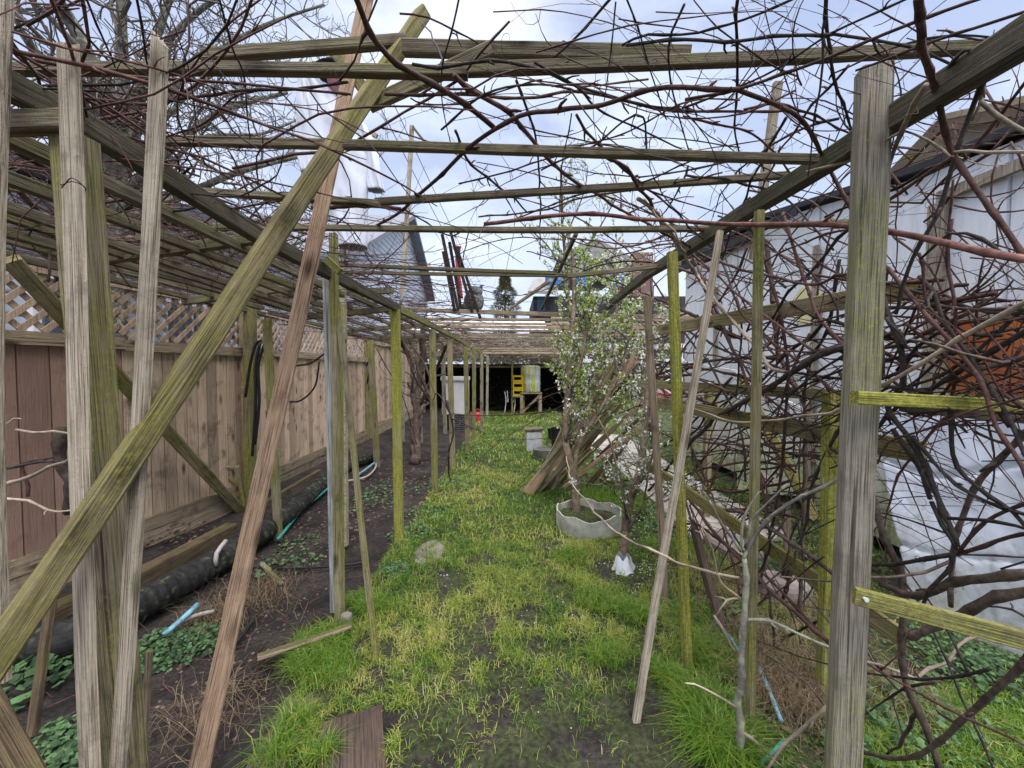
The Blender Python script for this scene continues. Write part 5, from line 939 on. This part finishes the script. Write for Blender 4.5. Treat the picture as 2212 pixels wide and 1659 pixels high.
mb.add(vs, [(j * n + i, j * n + (i + 1) % n, (j + 1) * n + (i + 1) % n, (j + 1) * n + i) for j in range(5) for i in range(n)] + [tuple(range(n)), tuple(5 * n + i for i in range(n))]); tag(mb.build('cloth_strip', m, smooth=True), 'red cloth hanging behind the blackened sticks', 'cloth')
OW = thing('owl_decoy', 'grey owl decoy with ear tufts perched on the slat by the dark sticks', 'decoy', P(1024, 674, Z + .15)); s1 = (Z + .15) / 850; c = OW.location
random.seed(3); mo = bark('grey_feather', (.05, .055, .055), (.26, .28, .28), scale=40); mb = MB(); blob(mb, (0, 0, 22 * s1), (22 * s1, .11, 25 * s1), 18, 14, .05); blob(mb, (3 * s1, -.02, 42 * s1), (16 * s1, .08, 13 * s1), 16, 12, .04); blob(mb, (-16 * s1, .02, 10 * s1), (14 * s1, .09, 11 * s1), 14, 10, .05)
mb.build('body', mo, OW, smooth=True)
for s in (-1, 1): mb = MB(); mb.tube([(3 * s1 + s * 11 * s1, -.02, 50 * s1), (3 * s1 + s * 14 * s1, -.03, 55 * s1), (3 * s1 + s * 19 * s1, -.03, 57 * s1)], [.025, .016, .003], 7); mb.build('ear_tuft', mo, OW, smooth=True)
mb = MB(); mb.tube([(0, -.09, 43 * s1), (0, -.12, 40 * s1)], [.014, .002], 6); mb.build('beak', M['black_plastic'], OW)
# ------------------------------------------------------------------ houses, conifer, wires beyond the garden
NH = thing('neighbour_house', 'grey weatherboard gable house with white windows behind the left fence', 'house', (-5, 8, 0))
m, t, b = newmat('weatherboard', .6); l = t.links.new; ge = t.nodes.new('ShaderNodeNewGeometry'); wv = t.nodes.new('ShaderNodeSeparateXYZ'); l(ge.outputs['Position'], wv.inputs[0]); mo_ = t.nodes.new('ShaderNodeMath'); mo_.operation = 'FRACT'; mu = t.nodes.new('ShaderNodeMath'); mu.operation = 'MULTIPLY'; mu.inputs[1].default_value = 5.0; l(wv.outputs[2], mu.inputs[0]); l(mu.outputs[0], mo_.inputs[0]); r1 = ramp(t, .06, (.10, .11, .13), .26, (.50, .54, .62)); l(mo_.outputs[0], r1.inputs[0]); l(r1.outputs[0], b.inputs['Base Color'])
mb = MB(); X = -4.6; prof = [(3.2, 3.3), (8.0, 3.6), (10.8, 4.6), (17.2, 8.0), (20.5, 6.0), (21.5, 5.2)]
vs = [(X, y, zz) for y, zz in prof] + [(X, 21.5, 0), (X, 3.2, 0)]; n = len(vs); vs += [(X - 6, y, zz) for _, y, zz in vs]; mb.add(vs, [tuple(range(n)), tuple(range(2 * n - 1, n - 1, -1))] + [(i, (i + 1) % n, n + (i + 1) % n, n + i) for i in range(n)]); inparent(mb, NH).build('wall', m, NH)
mb = MB()
for (ya, za), (yb, zb_) in zip(prof[:-1], prof[1:]):
    mb.add([(X - 6.2, ya, za + .03), (X + .42, ya, za + .03), (X + .42, yb, zb_ + .03), (X - 6.2, yb, zb_ + .03), (X - 6.2, ya, za + .2), (X + .42, ya, za + .2), (X + .42, yb, zb_ + .2), (X - 6.2, yb, zb_ + .2)], [(3, 2, 1, 0), (4, 5, 6, 7), (1, 2, 6, 5), (0, 4, 7, 3), (0, 1, 5, 4), (2, 3, 7, 6)])
inparent(mb, NH).build('roof', plain('grey_roof', (.20, .21, .25), .7, .2, 5), NH)
for yy, zz in ((4.2, 1.9), (5.6, 1.9), (7.2, 2.0)):
    mb = MB(); mb.box((X + .03, yy, zz), (.06, .9, 1.2)); wnd = inparent(mb, NH).build('window', plain('white_trim', (.85, .85, .88), .5, .05), NH); mb = MB(); mb.box((X + .07, yy - .21, zz), (.03, .34, 1.0)); mb.box((X + .07, yy + .21, zz), (.03, .34, 1.0)); inparent(mb, NH).build('pane', plain('window_glass', (.10, .12, .15), .15, .1), wnd)
FH = thing('far_house', 'dark timber house with blue awning panels behind the plum blossom', 'house', (3, 22, 0)); Z = 22
def fb(name, px0, py0, px1, py1, Zz, d_, mat, par=FH):
    a, b_ = P(px0, py0, Zz), P(px1, py1, Zz); mb = MB(); mb.box(((a.x + b_.x) / 2, Zz + d_ / 2, (a.z + b_.z) / 2), (abs(b_.x - a.x), d_, abs(a.z - b_.z))); return inparent(mb, par).build(name, mat, par)
cream = plain('cream_siding', (.42, .36, .27), .8, .15, 3); bl = plain('blue_tarp', (.03, .14, .40), .5, .3, 3); dkw = plain('dark_porch', (.05, .045, .05), .8, .3); wht = plain('white_deck', (.7, .7, .72), .6, .1); rf = plain('far_roof', (.28, .27, .27), .8, .25, 4)
fb('wall', 1152, 640, 1500, 884, 22, 5, dkw); fb('wall', 1190, 678, 1330, 712, 21.9, .06, cream); fb('awning', 1178, 594, 1215, 616, 21.2, .1, bl); fb('awning', 1245, 590, 1275, 618, 21.2, .1, bl); fb('awning', 1328, 588, 1345, 620, 21.2, .1, bl)
fb('door', 1160, 640, 1178, 672, 21.93, .05, plain('teal_door', (.04, .12, .20), .5, .1)); fb('door', 1154, 722, 1166, 745, 21.93, .05, bl); fb('door', 1150, 760, 1170, 776, 21.93, .05, bl)
fb('wall', 1216, 556, 1340, 592, 22, 4.5, plain('pale_gable', (.55, .56, .60), .8, .1, 3)); fb('wall', 1368, 545, 1410, 640, 21, 4, plain('red_brown_siding', (.20, .12, .11), .8, .2, 5)); fb('deck', 1260, 742, 1500, 752, 20, 1.5, wht); fb('deck', 1250, 775, 1500, 784, 20, 1.5, wht)
for px in (1265, 1300, 1345, 1385, 1430, 1470): fb('deck_post', px, 752, px + 4, 870, 20.1, .12, wht)
mb = MB(); a, b_, c_ = P(1205, 558, 21.6), P(1290, 522, 21.6), P(1360, 560, 21.6); mb.add([a, b_, c_, a + Vector((0, 5, 0)), b_ + Vector((0, 5, 0)), c_ + Vector((0, 5, 0)), a + Vector((0, 0, .18)), b_ + Vector((0, 0, .18)), c_ + Vector((0, 0, .18))], [(0, 1, 2), (6, 7, 1, 0), (7, 8, 2, 1), (0, 3, 4, 1), (1, 4, 5, 2)]); inparent(mb, FH).build('roof', rf, FH)
mb = MB(); q = [P(1140, 634, 21), P(1152, 608, 23), P(1215, 600, 23), P(1200, 636, 21)]; mb.add(q + [p + Vector((0, 0, .15)) for p in q], [(3, 2, 1, 0), (4, 5, 6, 7), (0, 1, 5, 4), (1, 2, 6, 5), (2, 3, 7, 6), (3, 0, 4, 7)]); inparent(mb, FH).build('roof', rf, FH)
RS = thing('stair', 'white deck stair with dark red stringers beyond the trellis', 'stair', G(1440, 880)); 
mb = MB(); mb.bar(P(1395, 800, 15), P(1475, 860, 15), .16, .06); mb.bar(P(1395, 815, 15), P(1475, 875, 15), .1, .05); inparent(mb, RS).build('stringer', plain('dark_red_paint', (.28, .03, .04), .6, .2), RS)
mb = MB(); mb.box(P(1435, 822, 15.3), (1.6, .1, 1.1)); inparent(mb, RS).build('riser', wht, RS); mb = MB(); mb.box(P(1432, 857, 14.6), (1.0, .1, .22)); inparent(mb, RS).build('red_panel', plain('red_panel', (.33, .05, .05), .6, .2), RS)
# conifer
def conifer(label, base, H, Rr, seed):
    random.seed(seed); T = thing('conifer_tree', label, 'tree', base); mb = MB(); mb.tube([(0, 0, 0), (0, 0, H * .95)], [.18, .02], 8); mb.build('trunk', M['plum'], T); mb = MB()
    for k in range(9000):
        h = random.random() ** .8; rad = Rr * (1 - h) ** .5 * (.55 + .45 * random.random() ** .5) * (1 + .25 * math.sin(h * 40)) + .05; a = random.uniform(0, 6.28); c = Vector((math.cos(a) * rad, math.sin(a) * rad, H * (.12 + .88 * h)))
        d = Vector((math.cos(a), math.sin(a), random.uniform(-.3, .8))).normalized(); s = random.uniform(.08, .2); u = d.cross(Vector((0, 0, 1))).normalized() * s * .35; mb.add([c - d * s * .5 - u, c + d * s, c - d * s * .5 + u], [(0, 1, 2)], random.random())
    mb.build('crown', leafmat('conifer_foliage', ((.06, .075, .035), (.26, .27, .14)), var=.2), T, tint=True)
conifer('olive green conifer standing far behind the slats against the sky', G(1091, 841) , 8.9, 1.75, 8)
# hedge / shrubs that fill the gap behind shelter
T = thing('shrub_mass', 'pale green shrubs behind the far roof slats left of the blue house', 'shrub', (1.2, 17, 0)); mb = MB(); random.seed(4)
for k in range(5000):
    c = Vector((random.uniform(-2.6, 1.6), random.uniform(-.6, .6), random.uniform(0, 2.6) * random.uniform(.7, 1))); s = random.uniform(.04, .09); a = Vector((random.gauss(0, 1), random.gauss(0, 1), random.gauss(0, 1))).normalized(); u = a.orthogonal().normalized(); w = a.cross(u); mb.add([c - u * s, c + w * s * .5, c + u * s, c - w * s * .5], [(0, 1, 2, 3)], random.random())
mb.build('foliage', leafmat('grey_green_leaf', ((.07, .09, .04), (.30, .33, .18)), var=.2), T, tint=True); mb = MB()
for k in range(26): x = random.uniform(-2.5, 1.5); mb.tube([(x, 0, 0), (x + random.uniform(-.3, .3), random.uniform(-.3, .3), random.uniform(1.6, 2.6))], [.03, .01], 5)
mb.build('stem', M['plum'], T)
for k, (a, b_, lb) in enumerate(((( 775, 60), (1052, 640), 'upper overhead cable slanting down behind the pergola'), ((770, 130), (1040, 642), 'lower overhead cable slanting down behind the pergola'), ((570, -10), (775, 130), 'overhead cable in the upper left sky'), ((600, -10), (790, 90), 'second overhead cable in the upper left sky'), ((1000, 612), (1190, 622), 'nearly level distant cable above the conifer'))):
    A, B = P(a[0], a[1], 9), P(b_[0], b_[1], 30 if k < 2 else 12); mb = MB(); mb.tube([A.lerp(B, i / 12) - Vector((0, 0, .25 * math.sin(math.pi * i / 12))) for i in range(13)], .012, 5); tag(mb.build('overhead_cable', M['black_plastic']), lb, 'cable')
# ------------------------------------------------------------------ grass
def patch(px, py, r): g = G(px, py); return (g.x, g.y, r)
BARE = [patch(970, 1258, .15), patch(1217, 1278, .10), patch(1143, 1335, .09), patch(1100, 1660, .12), patch(1240, 1660, .12), patch(1210, 1560, .07), patch(1440, 1630, .16), patch(1430, 1480, .12), patch(1390, 1580, .09), patch(1080, 1560, .05), patch(1160, 1400, .07), patch(1320, 1450, .08), patch(1350, 1240, .18), patch(830, 1400, .05), patch(1185, 1180, .12), patch(1045, 1215, .12)]
pk = G(762, 1600)
def dens(x, y):
    e = -1.0 + .05 * hash2(x, y, 3, 11)
    if x < e: return 0
    d = 1.0 if x < .95 else .55
    if x > 1.9: d = .5
    nzv = hash2(x, y, 3.1, 2) * .6 + hash2(x, y, 9, 6) * .8
    near = max(0, min(1, (4.2 - y) / 2.2)); d *= 1 - (.15 + .70 * near) * max(0, min(1, (nzv - .02) * 4))
    if y > 4 and hash2(x, y, 2.5, 9) > .45: d *= .5
    fn = hash2(x, y, 22, 8) + .6 * hash2(x, y, 48, 4)
    d *= max(.12, min(1, .75 + fn * (1.1 + near * 1.2)))
    if y < 1.9 and -.45 < x < .9: d *= .14 + .5 * max(0, hash2(x, y, 4, 77) + .1) + .5 * max(0, (y - 1.6) / .3)
    for bx_, by, r_ in BARE:
        q = ((x - bx_) ** 2 + (y - by) ** 2) / (r_ * r_ * (1 + .5 * hash2(x, y, 12, 1)))
        if q < 1: return d * .10
        if q < 1.5: d *= .45
    if abs(x - pk.x) < .15 and y < G(762, 1545).y: return 0
    if 1.6 < x < 2.5 and y > 3.4: return .05
    if (x - PLT.location.x) ** 2 + (y - PLT.location.y) ** 2 < .1: return 0
    return d
def blades(name, label, pts, lens, wid, cols, lean=1.15, kind='stuff', mat=None):
    n = len(pts); P0 = np.array(pts); L_ = np.array(lens); az = rng.uniform(0, 2 * np.pi, n); ln = np.abs(rng.normal(lean, .3, n)); w = np.array(wid)
    d = np.stack([np.cos(az), np.sin(az), np.zeros(n)], 1); s = np.stack([-np.sin(az), np.cos(az), np.zeros(n)], 1); up = np.array([0, 0, 1.0])
    V = np.zeros((n, 5, 3)); V[:, 0] = P0 - s * (w / 2)[:, None]; V[:, 1] = P0 + s * (w / 2)[:, None]
    mid = P0 + up * (L_ * .6)[:, None] + d * (L_ * .28 * ln)[:, None]; V[:, 2] = mid + s * (w * .4)[:, None]; V[:, 3] = mid - s * (w * .4)[:, None]
    V[:, 4] = P0 + up * (L_ * np.clip(1 - .35 * ln, .3, 1))[:, None] + d * (L_ * .95 * ln)[:, None]
    me = bpy.data.meshes.new(name); me.vertices.add(n * 5); me.vertices.foreach_set('co', V.ravel().astype(np.float32))
    base = np.arange(n)[:, None] * 5; q = base + np.array([[0, 1, 2, 3]]); t3 = base + np.array([[3, 2, 4]]); loops = np.concatenate([q, t3], 1).ravel()
    me.loops.add(n * 7); me.loops.foreach_set('vertex_index', loops.astype(np.int32)); me.polygons.add(n * 2)
    ls = (np.arange(n)[:, None] * 7 + np.array([[0, 4]])).ravel(); me.polygons.foreach_set('loop_start', ls.astype(np.int32)); me.polygons.foreach_set('loop_total', np.tile([4, 3], n).astype(np.int32)); me.update(calc_edges=True)
    a = me.attributes.new('tint', 'FLOAT', 'POINT'); a.data.foreach_set('value', np.repeat(np.array(cols), 5).astype(np.float32)); me.materials.append(mat); o = bpy.data.objects.new(name, me); C.objects.link(o); tag(o, label, 'grass', None, kind); return o
m, t, b = newmat('grass_blade', .5); l = t.links.new; at = t.nodes.new('ShaderNodeAttribute'); at.attribute_name = 'tint'; r1 = t.nodes.new('ShaderNodeValToRGB'); e = r1.color_ramp.elements
e[0].position = 0; e[0].color = (.05, .15, .012, 1); e[1].position = 1; e[1].color = (.60, .52, .26, 1)
for p_, c_ in ((.35, (.12, .25, .03)), (.62, (.33, .40, .06)), (.85, (.50, .49, .12))): x = r1.color_ramp.elements.new(p_); x.color = (*c_, 1)
l(at.outputs['Fac'], r1.inputs[0]); l(r1.outputs[0], b.inputs['Base Color']); tr = t.nodes.new('ShaderNodeBsdfTranslucent'); l(r1.outputs[0], tr.inputs[0]); ms = t.nodes.new('ShaderNodeMixShader'); ms.inputs[0].default_value = .35; l(b.outputs[0], ms.inputs[1]); l(tr.outputs[0], ms.inputs[2]); l(ms.outputs[0], t.nodes['Material Output'].inputs[0])
M['grass'] = m
pts, lens, wid, cols = [], [], [], []
def scatter(y0, y1, n, x0, x1, Lr, wr):
    for _ in range(n):
        y = random.uniform(y0, y1); x = random.uniform(x0, x1)
        if random.random() > dens(x, y): continue
        c = .40 + .42 * hash2(x, y, 1.6, 21) + .30 * hash2(x, y, 6, 3) + random.gauss(0, .2)
        if x < 1.0 and y < 4: c += .08
        if y > 6: c -= .04
        if random.random() < .06: c = .97
        k = 1 + .5 * hash2(x, y, 4, 31)
        pts.append((x, y, gz(x, y) - .003)); lens.append(random.uniform(*Lr) * max(.4, k)); wid.append(random.uniform(*wr)); cols.append(min(1, max(0, c)))
random.seed(42)
scatter(1.15, 2.1, 60000, -1.1, 1.5, (.018, .05), (.0018, .0038)); scatter(2.1, 3.4, 66000, -1.1, 1.9, (.025, .065), (.002, .0045)); scatter(3.4, 6, 36000, -1.1, 2.8, (.03, .075), (.004, .008)); scatter(6, 14.2, 30000, -1.1, 3.2, (.04, .085), (.009, .018)); scatter(14, 26, 6000, .6, 9, (.08, .16), (.03, .05)); scatter(1.0, 3.4, 14000, 1.4, 3.2, (.03, .08), (.003, .006))
for px, py, n, r_, Lm in ((690, 1400, 900, .15, .11), (660, 1440, 500, .09, .10), (720, 1450, 500, .12, .09), (1540, 1420, 1100, .14, .13), (1530, 1560, 1200, .12, .15), (1560, 1640, 900, .10, .17), (1500, 1340, 600, .12, .11), (1440, 1470, 400, .06, .10), (2080, 1600, 2200, .25, .07), (2180, 1560, 1600, .2, .06), (1980, 1560, 700, .2, .09), (1900, 1640, 600, .12, .12), (1310, 1420, 400, .10, .09), (1290, 1300, 500, .14, .08), (1370, 1330, 500, .12, .09),
                          (1230, 1205, 500, .14, .08), (1330, 1090, 800, .35, .13), (1290, 1075, 500, .3, .12), (640, 1570, 160, .06, .12), (600, 1640, 200, .08, .12), (700, 1640, 200, .04, .09), (1420, 1190, 300, .15, .1), (800, 1320, 400, .08, .09), (770, 1300, 200, .06, .08), (1180, 1050, 300, .2, .07)):
    g = G(px, py)
    for _ in range(n):
        a, q = random.uniform(0, 6.28), r_ * random.random() ** .6; x, y = g.x + math.cos(a) * q, g.y + math.sin(a) * q
        pts.append((x, y, gz(x, y))); lens.append(Lm * random.uniform(.5, 1.15)); wid.append(random.uniform(.002, .0042) * max(1, g.y / 2)); cols.append(min(1, max(0, random.gauss(.38, .14))))
blades('lawn_grass', 'patchy green and yellowish grass growing along the path', pts, lens, wid, cols, mat=M['grass'])
# dry stalks, twigs and dead grass
random.seed(5); pts, lens, wid, cols = [], [], [], []
for px, py, n, r_ in ((520, 1310, 300, .35), (470, 1330, 200, .12), (450, 1540, 250, .22), (560, 1280, 250, .2), (1640, 1400, 900, .3), (1700, 1500, 900, .25), (1560, 1260, 500, .4), (1750, 1330, 500, .3), (1900, 1500, 500, .25)):
    g = G(px, py)
    for _ in range(n): x, y = g.x + random.gauss(0, r_ * .5), g.y + random.gauss(0, r_ * .5); pts.append((x, y, gz(x, y))); lens.append(random.uniform(.05, .18)); wid.append(random.uniform(.0015, .003)); cols.append(random.uniform(.0, 1))
blades('dead_grass', 'dry tan stalks and dead grass on the soil', pts, lens, wid, cols, lean=1.6, mat=leafmat('dry_stalk', ((.07, .045, .028), (.30, .22, .13)), var=.1))
# leafy ground cover: lobed leaves on short stems
def leaves_ground(name, label, spots, mat, flat=.7):
    mb = MB()
    for px, py, n, r_, s0, hh in spots:
        g = G(px, py)
        for _ in range(n):
            a, q = random.uniform(0, 6.28), r_ * random.random() ** .6; c = Vector((g.x + math.cos(a) * q, g.y + math.sin(a) * q, 0)); c.z = gz(c.x, c.y) + random.uniform(.15, 1) * hh * (1 - .6 * (q / r_)); s = s0 * random.uniform(.5, 1.25)
            nrm_ = Vector((random.gauss(0, 1 - flat), random.gauss(-.15, 1 - flat), 1)).normalized(); u = nrm_.orthogonal().normalized(); u = Matrix.Rotation(random.uniform(0, 6.28), 3, nrm_) @ u; w = nrm_.cross(u)
            k = 10; ring = [c + (u * math.cos(t_) + w * math.sin(t_)) * s * (1 if i % 2 == 0 else .72) * (1 - .15 * math.cos(t_)) + nrm_ * s * .12 * math.cos(2 * t_) for i, t_ in enumerate(np.linspace(0, 6.2832, k + 1)[:-1])]
            mb.add([c] + ring, [(0, 1 + i, 1 + (i + 1) % k) for i in range(k)], random.random())
            if random.random() < .3: mb.add([c, c + u * .002, Vector((c.x, c.y, 0))], [(0, 1, 2)], .3)
    o = mb.build(name, mat, tint=True); tag(o, label, 'ground cover', None, 'stuff'); return o
random.seed(17); M['weed'] = leafmat('weed_leaf', ((.03, .075, .03), (.11, .20, .08)), trans=.2)
leaves_ground('leafy_weeds', 'low green lobed weeds on the soil and along the edges', [
  (395, 1395, 560, .20, .012, .08), (340, 1390, 300, .14, .012, .08), (440, 1370, 220, .13, .012, .06), (120, 1600, 200, .13, .014, .08), (160, 1640, 200, .12, .014, .08), (60, 1490, 60, .16, .028, .16), (100, 1450, 30, .1, .028, .14), (620, 1215, 120, .25, .018, .03), (650, 1170, 80, .2, .016, .03), (790, 1080, 160, .35, .018, .04), (830, 1050, 100, .3, .018, .04),
  (885, 1150, 260, .22, .014, .05), (855, 1230, 160, .12, .012, .05), (915, 1110, 200, .3, .014, .05), (960, 1050, 150, .4, .018, .06), (2080, 1440, 420, .30, .013, .12), (2180, 1480, 300, .25, .013, .11), (1960, 1540, 300, .22, .014, .12), (1900, 1600, 150, .16, .017, .12), (2040, 1620, 160, .2, .012, .08), (2150, 1590, 140, .2, .010, .06), (1850, 1640, 60, .1, .022, .12),
  (1540, 1370, 100, .16, .018, .06), (1580, 1330, 120, .2, .018, .06), (1690, 1240, 140, .3, .022, .1), (1740, 1270, 120, .2, .022, .1), (1460, 1320, 120, .16, .014, .05), (1800, 1180, 300, .5, .02, .12), (1420, 1130, 260, .5, .02, .08), (1340, 1000, 300, .8, .02, .12), (1240, 1060, 120, .3, .018, .06), (1500, 1080, 200, .5, .02, .1)], M['weed'])
leaves_ground('fallen_leaves', 'brown dead leaves and crumbs strewn on the dark soil bed', [(640, 1180, 260, .55, .012, .008), (760, 1100, 300, .8, .014, .008), (850, 1060, 300, 1.0, .016, .008), (900, 1010, 300, 1.2, .02, .01), (560, 1300, 120, .4, .010, .006), (470, 1500, 90, .4, .010, .006), (360, 1180, 200, .35, .014, .12), (430, 1450, 60, .3, .010, .006), (1620, 1450, 160, .3, .012, .02), (1700, 1560, 160, .25, .012, .02)], leafmat('dead_leaf', ((.03, .018, .014), (.18, .11, .085)), var=.3), .85)
leaves_ground('fallen_petals', 'white fallen petals dotted over soil, path and grass', [(1390, 1200, 260, .4, .006, .006), (1350, 1290, 60, .25, .005, .006), (1420, 1100, 500, .8, .008, .006), (1240, 1190, 50, .3, .005, .01), (1100, 1400, 16, .6, .003, .01), (1220, 1330, 20, .3, .005, .01), (970, 1250, 12, .15, .005, .005), (560, 1400, 14, .5, .003, .005), (1280, 1120, 60, .3, .006, .1)], M['petal'], .9)
# twigs littering the bed
mb = MB(); random.seed(6)
for k in range(420):
    y = random.uniform(1.5, 8); x = random.uniform(-2.6, -1.05) if random.random() < .75 else random.uniform(1.2, 2.6); a = random.uniform(0, 3.14); L_ = random.uniform(.04, .28); p = Vector((x, y, gz(x, y) + .006)); q = p + Vector((math.cos(a) * L_, math.sin(a) * L_, random.uniform(0, .02))); mb.tube([p, (p + q) / 2 + Vector((random.gauss(0, .012), random.gauss(0, .012), .004)), q], random.uniform(.001, .003), 4)
tag(mb.build('twig_litter', M['cane'], smooth=True), 'thin dead twigs littering the soil bed', 'twigs', None, 'stuff')
# small wood splinters at the far left rotten timber, wire tie on picket
mb = MB(); c = P(165, 393, .95)
for k in range(2): mb.tube(smoothpath([P(133, 400 + 6 * k, .93), P(155, 392 - 8 * k, .92), P(178, 400, .93), P(182, 412, .97), P(140, 408, 1.0), P(131, 398, .96)], .01), .0012, 5)
tag(mb.build('wire_tie', M['black_plastic'], smooth=True), 'rusty wire twisted around the tall grey picket', 'wire')
